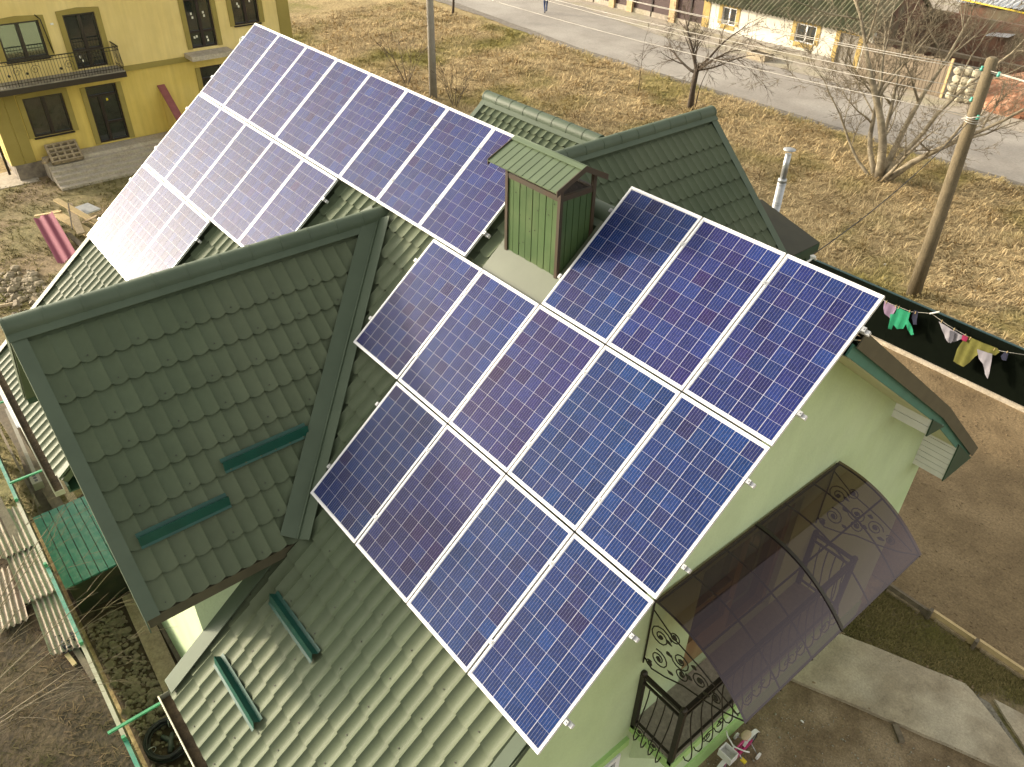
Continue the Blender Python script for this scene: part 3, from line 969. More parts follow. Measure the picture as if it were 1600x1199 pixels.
rake((DX, DY0, DZ), (DEX + .03, DY0, DEZ - .028), (0, 1, 0), .14, .19)
rake((DX, DY0, DZ), (2 * DX - DEX, DY0, DEZ), (0, 1, 0), .14, .19)
rake((BX, BY1, BZ), (BEX, BY1, BZ - DZ + DEZ), (0, -1, 0), .14, .19)
rake((BX, BY1, BZ), (2 * BX - BEX, BY1, BZ - DZ + DEZ), (0, -1, 0), .14, .19)
rake((NX0, NY, BZ), (NX0, 1.7, BZ - NT * (NY - 1.7)), (1, 0, 0), .10, .16)
rake((NX0, NY, BZ), (NX0, NE, BZ - NT * (NE - NY)), (1, 0, 0), .10, .16)
rake((XV1, RY, ZR), (XV1, FE, zf(FE)), (-1, 0, 0), .12, .15)
rake((XV0, RY, ZR), (XV0, FE, zf(FE)), (1, 0, 0), .12, .18)
rake((XV0, RY, ZR), (XV0, KY, KZ), (1, 0, 0), .12, .18)
rake((XV0, KY, KZ), (XV0, EY, EZ), (1, 0, 0), .12, .18)
M['porch_roof'] = mat('dark_porch_sheet', (.038, .036, .02), .7, (.03, .028, .016), 4)
M['rear_verge'] = mat('weathered_verge_trim', (.085, .075, .045), .6, (.065, .058, .035), 4)
for (p, q) in (((-.0, RY, ZR), (-.0, KY, KZ)), ((-.0, KY, KZ), (-.0, EY, EZ))):
    m = MB(); p, q = Vector(p), Vector(q)
    d = (q - p).normalized(); n = Vector((0, -d.z, d.y))
    if n.z < 0: n = -n
    m.obox(p + n * .05, q - p, Vector((-.20, 0, 0)), n * .012)
    m.obox(p - n * .10, q - p, Vector((.012, 0, 0)), n * .162)
    m.build('verge_trim', M['rear_verge'], house)
    m = MB(); m.obox(p - n * .20 - Vector((.05, 0, 0)), q - p, Vector((.02, 0, 0)), n * .12)
    m.build('barge_board', M['teal'], house)
# stub where the near front slope meets the wing wall
rake((-4.11, -4.0, zf(-4.0)), (-4.11, FE + .02, zf(FE + .02)), (1, 0, 0), .20, .05, .062)
rake((-8.5, -4.0, zf(-4.0)), (-8.5, FE + .02, zf(FE + .02)), (-1, 0, 0), .11, .05, .05)
# wing eave fascias
m = MB(); m.box((DEX - .02, DY0 + .01, DEZ - .17), (DEX + .015, -3.9, DEZ - .025)); m.build('fascia', M['rear_verge'], house)
m = MB(); m.box((DEX - .55, DY0 + .03, DEZ - .20), (DEX - .02, -4.0, DEZ - .18)); m.build('soffit', M['dark_trim'], house)
m = MB(); m.box((2 * DX - DEX - .015, DY0 + .01, DEZ - .21), (2 * DX - DEX + .02, -3.9, DEZ - .025)); m.build('fascia', M['dark_trim'], house)
m = MB(); m.box((BEX - .02, 3.9, BZ - DZ + DEZ - .21), (BEX + .015, BY1 - .01, BZ - DZ + DEZ - .025)); m.build('fascia', M['dark_trim'], house)


def valley(p, q, nA, nB, sideA, sideB, part):
    """valley flashing: two strips and a raised centre fold along p-q"""
    p, q = Vector(p), Vector(q)
    d = (q - p).normalized()
    nA, nB = Vector(nA).normalized(), Vector(nB).normalized()
    pa = (d.cross(nA)).normalized(); pb = (d.cross(nB)).normalized()
    if pa.dot(Vector(sideA)) < 0: pa = -pa
    if pb.dot(Vector(sideB)) < 0: pb = -pb
    m = MB()
    m.obox(p + nA * .064, q - p, pa * .25, nA * .010)
    m.build('valley_strip', M['trim'], part)
    m = MB()
    m.obox(p + nB * .064, q - p, pb * .21, nB * .010)
    m.obox(p + nB * .074 + pb * .03, q - p, pb * .022, nB * .022)
    m.build('valley_strip', M['trim'], part)


NF = (0, -SP, CP)
NDE = (ds, 0, dc)
NDW = (-ds, 0, dc)


def vpt(x): return Vector((x, (zd(x) - 9 + .155 / CP) / TP, zd(x)))


valley(vpt(DX + .05), vpt(DEX + .02) + Vector((0, 0, .0)), NDE, NF, (0, -1, 0), (1, 0, 0), slabs['wing_e'])
valley(vpt(DX - .05), vpt(2 * DX - DEX), NDW, NF, (0, -1, 0), (-1, 0, 0), slabs['wing_w'])

# ---- gutters on the front eave
for (xa, xb) in ((-4.06, .02), (XV0 - .02, -8.36)):
    m = MB()
    y0, z0 = FE - .02, zf(FE) - .09
    m.box((xa, y0 - .13, z0 - .06), (xb, y0, z0 - .052))
    m.box((xa, y0 - .136, z0 - .06), (xb, y0 - .130, z0 + .035))
    m.box((xa, y0 - .002, z0 - .052), (xb, y0 + .004, z0 + .04))
    m.tube([(xa, y0 - .133, z0 + .038), (xb, y0 - .133, z0 + .038)], .010, 6)
    m.box((xa - .004, y0 - .136, z0 - .06), (xa, y0 + .004, z0 + .035)); m.box((xb, y0 - .136, z0 - .06), (xb + .004, y0 + .004, z0 + .035))
    g = m.build('gutter', M['gutter'], house)
    m = MB(); m.box((xa + .02, y0 - .126, z0 - .050), (xb - .02, y0 - .006, z0 - .030)); m.build('gutter_strip', M['litter'], g)  # flat dark strip along the gutter floor, in the soil material
    m = MB(); m.box((xa + .1, FE + .03, z0 - .10), (xb - .02, FE + .06, z0 + .03)); m.build('fascia', M['dark_trim'], house)
    m = MB(); m.box((xa + .1, FE + .06, z0 - .10), (xb - .02, -5.40, z0 - .08)); m.build('soffit', M['dark_trim'], house)

# ---- walls
WX, WYF, WYB = -.5, -5.41, 4.86


def wtop(y): return (zf(y) if y < RY else zb(y)) - .14


def ywall(y0, y1, z0, z1=None, x=WX, th=.3, name='wall', material='wall'):
    ys = sorted({y0, y1} | {k for k in (RY, KY) if y0 < k < y1})
    if z1 is None: tops = [(x, y, wtop(y)) for y in ys]
    else: tops = [(x, y0, z1), (x, y1, z1)]
    m = MB(); m.prism([(x, y0, z0), (x, y1, z0)] + tops[::-1], (-th, 0, 0))
    return m.build(name, M[material], house)


DOOR = (-.98, .92, 3.5, 5.62)
m = MB()
GW = [(-5.41, DOOR[0], 0, None), (DOOR[1], WYB, 0, None), (DOOR[0], DOOR[1], 0, DOOR[2]), (DOOR[0], DOOR[1], DOOR[3], None)]
for y0, y1, z0, z1 in GW:
    ys = sorted({y0, y1} | {k for k in (RY, KY) if y0 < k < y1})
    tops = [(WX, y, wtop(y)) for y in ys] if z1 is None else [(WX, y0, z1), (WX, y1, z1)]
    m.prism([(WX, y0, z0), (WX, y1, z0)] + tops[::-1], (-.3, 0, 0))
gw = m.build('gable_wall', M['wall'], house)
m = MB()
ys = [WYF, RY, KY, WYB]
m.prism([(-12.2, WYF, 0), (-12.2, WYB, 0)] + [(-12.2, y, wtop(y)) for y in ys[::-1]], (.3, 0, 0))
m.build('gable_wall', M['wall'], house)
m = MB(); m.box((-4.12, WYF, 0), (WX - .3, WYF + .3, wtop(WYF))); m.build('wall', M['wall'], house)
m = MB(); m.box((-11.9, WYF, 0), (-8.58, WYF + .3, wtop(WYF))); m.build('wall', M['wall'], house)
m = MB(); m.box((-11.9, WYB - .3, 0), (WX - .3, WYB, wtop(WYB))); m.build('wall', M['wall'], house)
# wing gable wall and cheeks
m = MB()
ww = (-8.58, -4.12)
m.prism([(ww[0], WYF - .003, 0), (ww[1], WYF - .003, 0), (ww[1], WYF - .003, zd(ww[1]) - .12), (DX, WYF - .003, DZ - .12), (ww[0], WYF - .003, zd(ww[0]) - .12)], (0, .3, 0))
m.build('gable_wall', M['wall'], house)
for x in (ww[0], ww[1] - .25):
    m = MB(); m.box((x, WYF + .297, 3.0), (x + .25, -3.0, zd(ww[1]) - .12)); m.build('wall', M['wall'], house)
m = MB()
m.prism([(-8.6, 5.3, 0), (-4.15, 5.3, 0), (-4.15, 5.3, zbd(-4.15) - .12), (BX, 5.3, BZ - .12), (-8.6, 5.3, zbd(-8.6) - .12)], (0, -.3, 0))
m.build('gable_wall', M['wall'], house)
m = MB(); m.box((-4.4, 4.86, 0), (-4.15, 5.0, zbd(-4.15) - .12)); m.build('wall', M['wall'], house)
m = MB()
m.prism([(-9.15, 1.9, 0), (-9.15, 5.6, 0), (-9.15, 5.6, BZ - NT * 2.52 - .15), (-9.15, NY, BZ - .15), (-9.15, 1.9, BZ - NT * 1.18 - .15)], (.3, 0, 0))
m.build('gable_wall', M['wall'], house)
# coloured bands: string course, plinth
m = MB(); m.box((WX, WYF, 3.10), (WX + .05, -1.86, 3.24)); m.build('string_course', M['wall_dark'], house)
m = MB(); m.box((WX, WYF + .1, 0), (WX + .03, WYB, .45)); m.build('plinth', M['wall_dark'], house)

# east verge boxes under the rear slope
m = MB()
m.obox((WX, RY, ZR - .26), (.445, 0, 0), (0, KY - RY, KZ - ZR), (0, 0, .012)); m.obox((WX, KY, KZ - .26), (.445, 0, 0), (0, 1.45, (EZ - KZ) / (EY - KY) * 1.45), (0, 0, .012))
m.build('soffit', M['soffit'], house)
m = MB(); m.obox((WX, RY - .02, ZR - .17), (.28, 0, 0), (0, FE - RY + .3, zf(FE + .3) - ZR), (0, 0, .012)); m.build('soffit', M['soffit'], house)


def soffit_box(y0, y1, zt, zbm, zend):
    """boxed eave return: planked cheek plus dark end panel"""
    k = max(2, round((zt - zbm) / .105))
    for i in range(k):
        a, b = zbm + (zt - zbm) * i / k, zbm + (zt - zbm) * (i + 1) / k
        m = MB(); m.box((WX, y0, a + .004), (-.02, y0 + .03, b - .004)); m.build('soffit_plank', M['vinyl'], house)
    m = MB(); m.box((WX, y0 + .012, zbm), (-.025, y0 + .04, zt)); m.build('soffit_backing', M['dark_trim'], house)
    m = MB(); m.prism([(-.02, y0 - .01, zt + .02), (-.02, y0 - .01, zbm - .015), (-.02, y1, zend)], (.018, 0, 0)); m.build('end_panel', M['dark_trim'], house)
    m = MB(); m.prism([(WX, y0 + .041, zbm), (WX, y0 + .041, zbm + .012), (WX, y1, zend + .012), (WX, y1, zend)], (.475, 0, 0)); m.build('soffit', M['vinyl'], house)


soffit_box(2.76, 3.32, 6.18, 5.94, 5.80)
soffit_box(4.45, 5.43, 4.84, 4.14, 4.06)

# ---- balcony door
dy0, dy1, dz0, dz1 = DOOR
door = MB().box((WX - .22, dy0, dz0), (WX - .18, dy1, dz1)).build('balcony_door', M['glass_dark'], house)
for (a, b) in (((WX - .18, dy0, dz0), (WX - .08, dy0 + .10, dz1)), ((WX - .18, dy1 - .10, dz0), (WX - .08, dy1, dz1)), ((WX - .18, dy0 + .1, dz1 - .10), (WX - .08, dy1 - .1, dz1)),
               ((WX - .18, -.10, dz0), (WX - .09, .04, dz1 - .1)), ((WX - .18, dy0 + .1, dz0), (WX - .09, -.10, dz0 + .55)), ((WX - .18, .04, dz0), (WX - .09, dy1 - .1, dz0 + .14)),
               ((WX - .18, dy0 + .1, 4.62), (WX - .10, -.10, 4.72))):
    MB().box(a, b).build('door_frame', M['wood_door'], door)
MB().tube([(WX - .06, -.14, 4.45), (WX - .03, -.14, 4.45), (WX - .03, -.26, 4.45)], .012, 6).build('handle', M['zinc'], door)
# dark-coloured slab behind the door stands in for the shade inside
MB().box((WX - .297, dy0 + .002, dz0), (WX - .24, dy1 - .002, dz1)).build('door_shade_slab', M['soot_and_shade'], house)
# ground-floor window next to the balcony
wn_ = MB().box((WX - .02, -3.0, 1.5), (WX + .012, -2.02, 2.98)).build('window', M['glass_dark'], house)
for a, b in (((WX + .012, -3.04, 1.46), (WX + .05, -2.94, 3.02)), ((WX + .012, -2.06, 1.46), (WX + .05, -1.98, 3.02)), ((WX + .012, -2.94, 2.94), (WX + .05, -2.06, 3.02)), ((WX + .012, -2.94, 1.46), (WX + .05, -2.06, 1.54)), ((WX + .012, -2.54, 1.54), (WX + .045, -2.47, 2.94))):
    MB().box(a, b).build('window_frame', M['upvc'], wn_)

# ---- balcony with its wrought-iron railing
BYA, BYB, BXO = -1.83, 1.62, .15
bal = MB().box((WX, BYA, 3.32), (BXO, BYB, 3.48)).build('balcony', M['wall_dark'], house)
MB().box((WX, BYA + .02, 3.48), (BXO - .02, BYB - .02, 3.505)).build('balcony_floor', M['screed'], bal)
for y in (BYA + .12, BYB - .30):
    m = MB(); m.prism([(WX, y, 3.32), (BXO - .1, y, 3.32), (WX, y, 2.55)], (0, .18, 0)); m.build('bracket', M['wall'], bal)
rail = MB()
ry0, ry1, rx = BYA + .03, BYB - .03, BXO - .04
for z, w in ((4.50, .05), (4.38, .03), (3.58, .03)):
    rail.beam((WX + .02, ry0, z), (rx, ry0, z), w, w * .7); rail.beam((rx, ry0, z), (rx, ry1, z), w, w * .7); rail.beam((rx, ry1, z), (WX + .02, ry1, z), w, w * .7)
railing = rail.build('railing', M['iron'], bal)
for (x, y) in ((WX + .03, ry0), (rx, ry0), (rx, ry1), (WX + .03, ry1)):
    m = MB(); m.box((x - .03, y - .03, 3.42), (x + .03, y + .03, 4.50)); m.blob((x, y, 4.53), (.042, .042, .042), 1, 2, jit=0); m.build('post', M['iron'], railing)


def spiral(c, ax, ay, r0, r1, turns, a0, n=22):
    c, ax, ay = Vector(c), Vector(ax), Vector(ay)
    out = []
    for i in range(n + 1):
        t = i / n
        a = a0 + turns * 2 * math.pi * t; r = r0 + (r1 - r0) * t
        out.append(c + ax * math.cos(a) * r + ay * math.sin(a) * r)
    return out


def baluster(p, o):
    p, o = Vector(p), Vector(o)
    prof = ((.0, 4.37), (.005, 4.2), (.03, 4.02), (.08, 3.82), (.125, 3.66), (.14, 3.52), (.12, 3.42), (.075, 3.38), (.03, 3.42), (0, 3.50))
    MB().tube([p + o * a + Vector((0, 0, z)) for a, z in prof], .0085, 5).build('baluster', M['iron'], railing)


for k in range(1, 5): baluster((WX + .03 + (rx - WX - .03) * k / 5, ry0, 0), (0, -1, 0))
for k in range(1, 5): baluster((WX + .03 + (rx - WX - .03) * k / 5, ry1, 0), (0, 1, 0))
for k in range(1, 18): baluster((rx, ry0 + (ry1 - ry0) * k / 18, 0), (1, 0, 0))
Z1 = Vector((0, 0, 1))
for k in range(4):
    y = ry0 + .45 + k * .80
    m = MB(); m.tube(spiral((rx + .13, y, 3.68), (0, 1, 0), Z1, .11, .015, 1.6, 0), .006, 4); m.tube(spiral((rx + .13, y + .21, 3.74), (0, -1, 0), Z1, .09, .012, 1.5, 1), .006, 4)
    m.build('scroll', M['iron'], railing)
for x in (WX + .2, WX + .42):
    m = MB(); m.tube(spiral((x, ry0 - .13, 3.68), (1, 0, 0), Z1, .10, .015, 1.6, 0), .006, 4); m.blob((x, ry0 - .13, 3.68), (.03, .012, .03), 3); m.build('scroll', M['iron'], railing)

# ---- curved canopy
CY0, CY1 = -1.88, 1.52
CXO, CZT, CZO = .80, 5.86, 5.27


def can(t): return (WX + .03 + (CXO - WX - .03) * t, CZO + (CZT - CZO) * (1 - t ** 2.3))


canopy = thing('canopy', 'arched smoky brown polycarbonate canopy on iron scroll brackets above the balcony', 'canopy', (WX, -.2, 5.0))
vs, fs = [], []
NT_ = 20
NYC = 6
sheet_m = MB()
for s_, dz in ((0, .0), (1, -.006)):
    b = []
    for i in range(NT_ + 1):
        x, z = can(i / NT_)
        for j in range(2):
            b.append((x, (CY0, CY1)[j], z + .012 + dz))
    fc = [(2 * i, 2 * i + 2, 2 * i + 3, 2 * i + 1) for i in range(NT_)]
    if s_ == 0: sheet_m.add(b, fc, 0, True)
sheet_m.build('sheet', M['poly'], canopy)
for k in range(7):
    y = CY0 + .03 + (CY1 - CY0 - .06) * k / 6
    m = MB(); m.tube([(can(i / 14)[0], y, can(i / 14)[1] - .012) for i in range(15)], .011 if k != 3 else .016, 5); m.build('rib', M['iron'], canopy)
    if k == 3:
        m = MB()
        for i in range(14):
            a, b = can(i / 14), can((i + 1) / 14)
            m.beam((a[0], y, a[1] + .020), (b[0], y, b[1] + .020), .045, .010)
        m.build('joint_strip', M['iron'], canopy)
for t in (.02, .5, .99):
    x, z = can(t)
    MB().beam((x, CY0 + .03, z - .014), (x, CY1 - .03, z - .014), .018, .018).build('purlin', M['iron'], canopy)


def scroll_side(y):
    m = MB()
    X1, N_ = Vector((1, 0, 0)), 0
    m.tube([(WX + .02, y, 5.84), (WX + .02, y, 4.78)], .011, 5)
    m.tube([(WX + .02, y, 4.88), (WX + .14, y, 4.80), (WX + .32, y, 4.86), (WX + .55, y, 4.98), (WX + .8, y, 5.04), (WX + 1.05, y, 5.13), (CXO - .03, y, 5.26)], .009, 5)
    m.tube([(WX + .03, y, 5.70), (WX + .3, y, 5.55), (WX + .7, y, 5.45), (CXO - .1, y, 5.26)], .008, 5)
    for (cx, cz, r, tn, a0) in ((.17, 5.40, .15, 1.9, .4), (.20, 5.05, .13, -1.8, 2.0), (.46, 5.30, .13, 1.8, 3.4), (.50, 5.12, .09, -1.6, 1.0), (.72, 5.26, .11, 1.7, .2), (.93, 5.22, .07, -1.6, 2.6), (.33, 5.56, .08, 1.5, 4.0), (.10, 4.86, .05, 1.4, 1.0)):
        m.tube(spiral((WX + cx, y, cz), X1, Z1, r, .02, tn, a0), .0075, 5)
        m.blob((WX + cx, y, cz), (.035, .012, .035), int(cx * 100), 1)
    for (cx, cz) in ((.30, 5.26), (.38, 5.0), (.60, 5.18), (.62, 5.38), (.82, 5.16), (.28, 5.42)):
        m.blob((WX + cx, y, cz), (.05, .010, .028), int(cx * 77), 1, jit=.4)
    m.build('scroll_bracket', M['iron'], canopy)


scroll_side(CY0 + .03)
scroll_side(CY1 - .03)

# ---- chimney clad in green metal
CX0, CX1, CYA, CYB, CZH = -4.03, -3.16, -.95, -.47, 9.07
chim = MB().box((CX0 + .02, CYA + .02, 7.6), (CX1 - .02, CYB - .02, CZH - .02)).build('chimney', M['soot_and_shade'], house)
nS = 8
for k in range(nS):
    a = CX0 + (CX1 - CX0) * k / nS; b = CX0 + (CX1 - CX0) * (k + 1) / nS
    MB().box((a + .006, CYA - .004 - .003 * (k % 2), 7.75), (b - .004, CYA + .02, CZH - .05)).build('cladding_panel', M['chim'], chim)
    MB().box((a + .006, CYB - .02, 7.75), (b - .004, CYB + .004, CZH - .05)).build('cladding_panel', M['chim'], chim)
for k in range(5):
    a = CYA + (CYB - CYA) * k / 5; b = CYA + (CYB - CYA) * (k + 1) / 5
    for x in (CX1, CX0):
        MB().box((x - .02, a + .005, 7.75), (x + .02 if x == CX0 else x + .004, b - .004, CZH - .05)).build('cladding_panel', M['chim'], chim)
for x in (CX0, CX1):
    for y in (CYA, CYB):
        MB().box((x - .022, y - .022, 7.7), (x + .022, y + .022, 9.21 if y == CYB else 9.20)).build('corner_post', M['chim_trim'], chim)
for a, b in (((CX0 + .022, CYA - .016, CZH - .06), (CX1 - .022, CYA + .02, CZH)), ((CX0 + .022, CYB - .02, CZH - .06), (CX1 - .022, CYB + .016, CZH)), ((CX1 - .02, CYA + .022, CZH - .06), (CX1 + .016, CYB - .022, CZH)), ((CX0 - .016, CYA + .022, CZH - .06), (CX0 + .02, CYB - .022, CZH))):
    MB().box(a, b).build('top_rail', M['chim_trim'], chim)
for k in range(24):
    rr = random.Random(k); MB().blob((rr.uniform(CX0 + .05, CX1 - .05), CYA - .011, rr.uniform(8.2, 9.0)), (.008, .005, .008), k, 1, jit=0).build('screw', M['cable'], chim) if k < 12 else None
# gable cap on the chimney
RX0, RX1, RYM, RZM = -4.20, -3.07, -.70, 9.36
capr = MB().tube([(RX0, RYM, RZM), (RX1, RYM, RZM)], .02, 6).build('chimney_cap', M['chim_roof'], chim)
for sgn, ye, ze in ((-1, -1.10, 9.18), (1, -.36, 9.19)):
    nS2 = 10
    for k in range(nS2):
        a = RX0 + (RX1 - RX0) * k / nS2; b = RX0 + (RX1 - RX0) * (k + 1) / nS2
        m = MB(); m.obox((a + .004, RYM, RZM), (b - a - .006, 0, 0), (0, ye - RYM, ze - RZM), (0, .0, -.012))
        m.obox((a + .004, RYM, RZM + .0), (.006, 0, 0), (0, ye - RYM, ze - RZM), (0, 0, .005))
        m.build('cap_strip', M['chim_roof'], capr)
    m = MB(); m.obox((RX0 - .01, RYM, RZM + .014), (RX1 - RX0 + .02, 0, 0), (0, (ye - RYM) * .16, (ze - RZM) * .16), (0, 0, .006)); m.build('cap_ridge', M['chim_roof'], capr)
    for x in (RX0 - .012, RX1):
        m = MB(); m.obox((x, RYM, RZM - .05), (.012, 0, 0), (0, ye - RYM, ze - RZM), (0, 0, .066)); m.build('cap_edge', M['chim_trim'], capr)
# flashing round the chimney foot
NFV = Vector(NF)


def on_front(x, y, n=.0): return Vector((x, y, zf(y))) + NFV * n


m = MB()
m.prism([on_front(-4.16, -.90, .068), on_front(-2.96, -.90, .068), on_front(-2.96, -1.19, .062), on_front(-4.16, -1.19, .062)], NFV * .006)
m.build('flashing', M['apron'], chim)
m = MB(); m.prism([on_front(-3.14, -.897, .066), on_front(-2.90, -.897, .066), on_front(-2.90, -.28, .066), on_front(-3.14, -.28, .066)], NFV * .006); m.build('flashing', M['apron'], chim)
m = MB(); m.prism([on_front(-4.16, -.897, .066), on_front(-4.05, -.897, .066), on_front(-4.05, -.28, .066), on_front(-4.16, -.28, .066)], NFV * .006); m.build('flashing', M['apron'], chim)

# ---- snow guards
def guard(pA, pB, up, n, label):
    pA, pB, up, n = Vector(pA), Vector(pB), Vector(up), Vector(n)
    d = pB - pA
    m = MB()
    m.obox(pA, d, up * .045, n * .004)
    m.obox(pA, d, n * .085 - up * .015, -up * .004)
    m.obox(pA + n * .085 - up * .015, d, -up * .09 - n * .085, n * .004)
    m.obox(pA - up * .105, d, -up * .03, n * .004)
    m.build('snow_guard', M['guard'], label=label, cat='snow guard', group='dark green snow guards on the roof')


NDv = Vector(NDE); UDv = Vector((-dc, 0, ds))
def on_wing(x, y, n=0): return Vector((x, y, zd(x))) + NDv * n
guard(on_wing(-4.72, -4.58, .048), on_wing(-4.72, -3.52, .048), UDv, NDv, 'upper dark green snow guard on the shaded wing roof')
guard(on_wing(-4.45, -5.68, .048), on_wing(-4.45, -4.68, .048), UDv, NDv, 'lower dark green snow guard on the shaded wing roof')
UF = Vector((0, CP, SP))
guard(on_front(-3.60, -4.62, .048), on_front(-2.60, -4.62, .048), UF, NFV, 'upper dark green snow guard on the sunlit slope near the wing')
guard(on_front(-3.68, -5.36, .048), on_front(-2.66, -5.36, .048), UF, NFV, 'lower dark green snow guard on the sunlit slope near the gutter')

# ================================================================== SOLAR PANELS
PU, PV, PWd, PHt = 1.012, 1.66, .992, 1.640
XA = Vector((1, 0, 0)); WA = Vector((0, CP, SP)); NA = Vector((0, -SP, CP))


def plane_pt(u, v, n=0): return Vector((0, 0, 9)) + XA * u - WA * v + NA * n


fm = MB()
fw, fe, th = .020, .026, .035
fm.box((0, 0, -th), (fw, -PHt, 0)); fm.box((PWd - fw, 0, -th), (PWd, -PHt, 0))
FR_LONG = None
fl = MB().box((0, -PHt, -th), (fw, 0, 0)); FR_L = fl.mesh('frame_side', M['alu'])
fl = MB().box((fw, -fe, -th), (PWd - fw, 0, 0)); FR_S = fl.mesh('frame_end', M['alu'])
fl = MB().box((fw, -PHt + fe, -.012), (PWd - fw, -fe, -.006)); BACK = fl.mesh('backsheet', M['backsheet'])
cp_u = (PWd - 2 * fw - .014) / 6
cp_v = (PHt - 2 * fe - .020) / 10
cw_, ch_ = cp_u - .0046, cp_v - .0021
fl = MB().box((-cw_ / 2, -ch_ / 2, 0), (cw_ / 2, ch_ / 2, .0012)); CELL = fl.mesh('cell', M['cell'])
BASE = frame(Vector((0, 0, 0)), XA, WA, NA)
prng = random.Random(5)


def local(o, me, name, loc, parent, color=None):
    c = bpy.data.objects.new(name, me); COL.objects.link(c); c.parent = parent; c.location = loc
    if color: c.color = color
    return c


def panel(u, v, label, tint, group):
    root = bpy.data.objects.new('solar_panel', None); COL.objects.link(root)
    root.empty_display_size = .1
    mt = BASE.copy(); mt.translation = plane_pt(u + .010, v + .010)
    mt = mt @ Matrix.Rotation(R(prng.uniform(-.22, .22)), 4, 'X') @ Matrix.Rotation(R(prng.uniform(-.25, .25)), 4, 'Y')   # no two modules sit quite flat
    root.matrix_basis = mt
    tag(root, label, 'solar panel', group)
    local(root, FR_L, 'frame_side', (0, 0, 0), root); local(root, FR_L, 'frame_side', (PWd - fw, 0, 0), root)
    local(root, FR_S, 'frame_end', (0, 0, 0), root); local(root, FR_S, 'frame_end', (0, -PHt + fe, 0), root)
    local(root, BACK, 'backsheet', (0, 0, 0), root)
    tr, tg, tb = tint
    for i in range(6):
        for j in range(10):
            k = prng.random()
            q = prng.random() ** 3.5
            v_ = prng.uniform(.85, 1.18)
            col = ((.0034 + .006 * q + .0080 * tr) * v_, (.0100 + .010 * k - .004 * q + .005 * tg) * v_, (.074 + .030 * k - .022 * q + .008 * tb) * v_, 1)
            local(root, CELL, 'cell', (fw + .007 + cp_u * (i + .5), -fe - .010 - cp_v * (j + .5), -.0055), root, col)
    return root


ORD = ['first', 'second', 'third', 'fourth', 'fifth', 'sixth', 'seventh', 'eighth']
ROWS = [
    (-12.52, 0, 8, 'top row of eight far panels', 'far array'), (-12.52, 1, 5, 'middle row of five far panels', 'far array'), (-12.52, 2, 3, 'bottom row of three far panels', 'far array'),
    (-3.036, 0, 3, 'top row of three beside the chimney', 'near array'), (-5.06, 1, 5, 'middle row of five near panels', 'near array'), (-4.048, 2, 4, 'bottom row of four near panels', 'near array')]
trng = random.Random(9)
TINT = {(3, 0): (.1, .6, .3), (4, 2): (1.1, 0, -.8), (5, 1): (.9, 0, -.5), (4, 0): (.6, .2, .3), (4, 1): (.35, .2, .3), (5, 0): (.1, .6, .2), (4, 3): (0, 1, .3), (4, 4): (.1, .8, .2), (5, 2): (.1, .9, .1), (5, 3): (.1, .8, .1)}
for ri, (u0, row, n, nm, grp) in enumerate(ROWS):
    for k in range(n):
        t = TINT.get((ri, k), (trng.uniform(.3, .9), trng.uniform(0, .4), trng.uniform(0, .5)))
        lab = 'blue solar panel, %s from the left in the %s' % (ORD[k], nm)
        panel(u0 + k * PU, row * PV, lab, t, 'solar panels of the ' + grp)
    # two mounting rails per row, with clamps
    for q, vv in enumerate((.36, 1.28)):
        v = row * PV + vv
        a, b = plane_pt(u0 - .07, v, -th - .022), plane_pt(u0 + n * PU + .07, v, -th - .022)
        m = MB(); m.beam(a, b, .04, .04, up=NA)
        r = m.build('mounting_rail', M['alu'], label='%s aluminium rail under the %s' % (('upper', 'lower')[q], nm), cat='rail', group='aluminium rails under the solar panels')
        for k in range(n + 1):
            e = -.02 if k == 0 else (.02 if k == n else 0)
            c = plane_pt(u0 + k * PU + e, v, 0)
            m = MB(); m.obox(c - XA * .018 - WA * .022 + NA * (-.030 if e else .0005), XA * .036, WA * .044, NA * (.034 if e else .0045))
            m.tube([c + NA * .004, c + NA * .011], .007, 6)
            m.build('clamp', M['zinc'], r)

# ================================================================== FLUE, REAR PORCH, FENCES
porch = thing('rear_porch', 'dark eave of the low rear porch beside the steel flue', 'porch', (-5.4, 6.8, 0))
pp = [(-7.4, 5.62, 5.15), (-4.42, 5.62, 5.62), (-4.42, 7.30, 5.62), (-7.4, 7.30, 5.15)]
m = MB()
pr_ = [(-5.95, 6.5, 5.85), (-4.48, 6.5, 5.46), (-4.48, 7.45, 5.46), (-5.95, 7.45, 5.85)]
m.prism(pr_, (0, 0, -.06)); m.prism([(-5.95, 6.5, 5.85), (-7.42, 6.5, 5.46), (-7.42, 7.45, 5.46), (-5.95, 7.45, 5.85)], (0, 0, -.06))
m.build('roof', M['porch_roof'], porch)
m = MB(); m.box((-4.50, 6.51, 5.25), (-4.47, 7.44, 5.44)); m.build('fascia', M['dark_trim'], porch)
m = MB(); m.prism([(-7.40, 6.52, 5.38), (-4.52, 6.52, 5.38), (-5.95, 6.52, 5.78)], (0, .03, 0)); m.build('gable_board', M['dark_trim'], porch)
for x in (-4.6, -7.4):
    m = MB(); m.box((x - .06, 7.2, 0), (x + .06, 7.32, 5.36)); m.build('post', M['dark_trim'], porch)

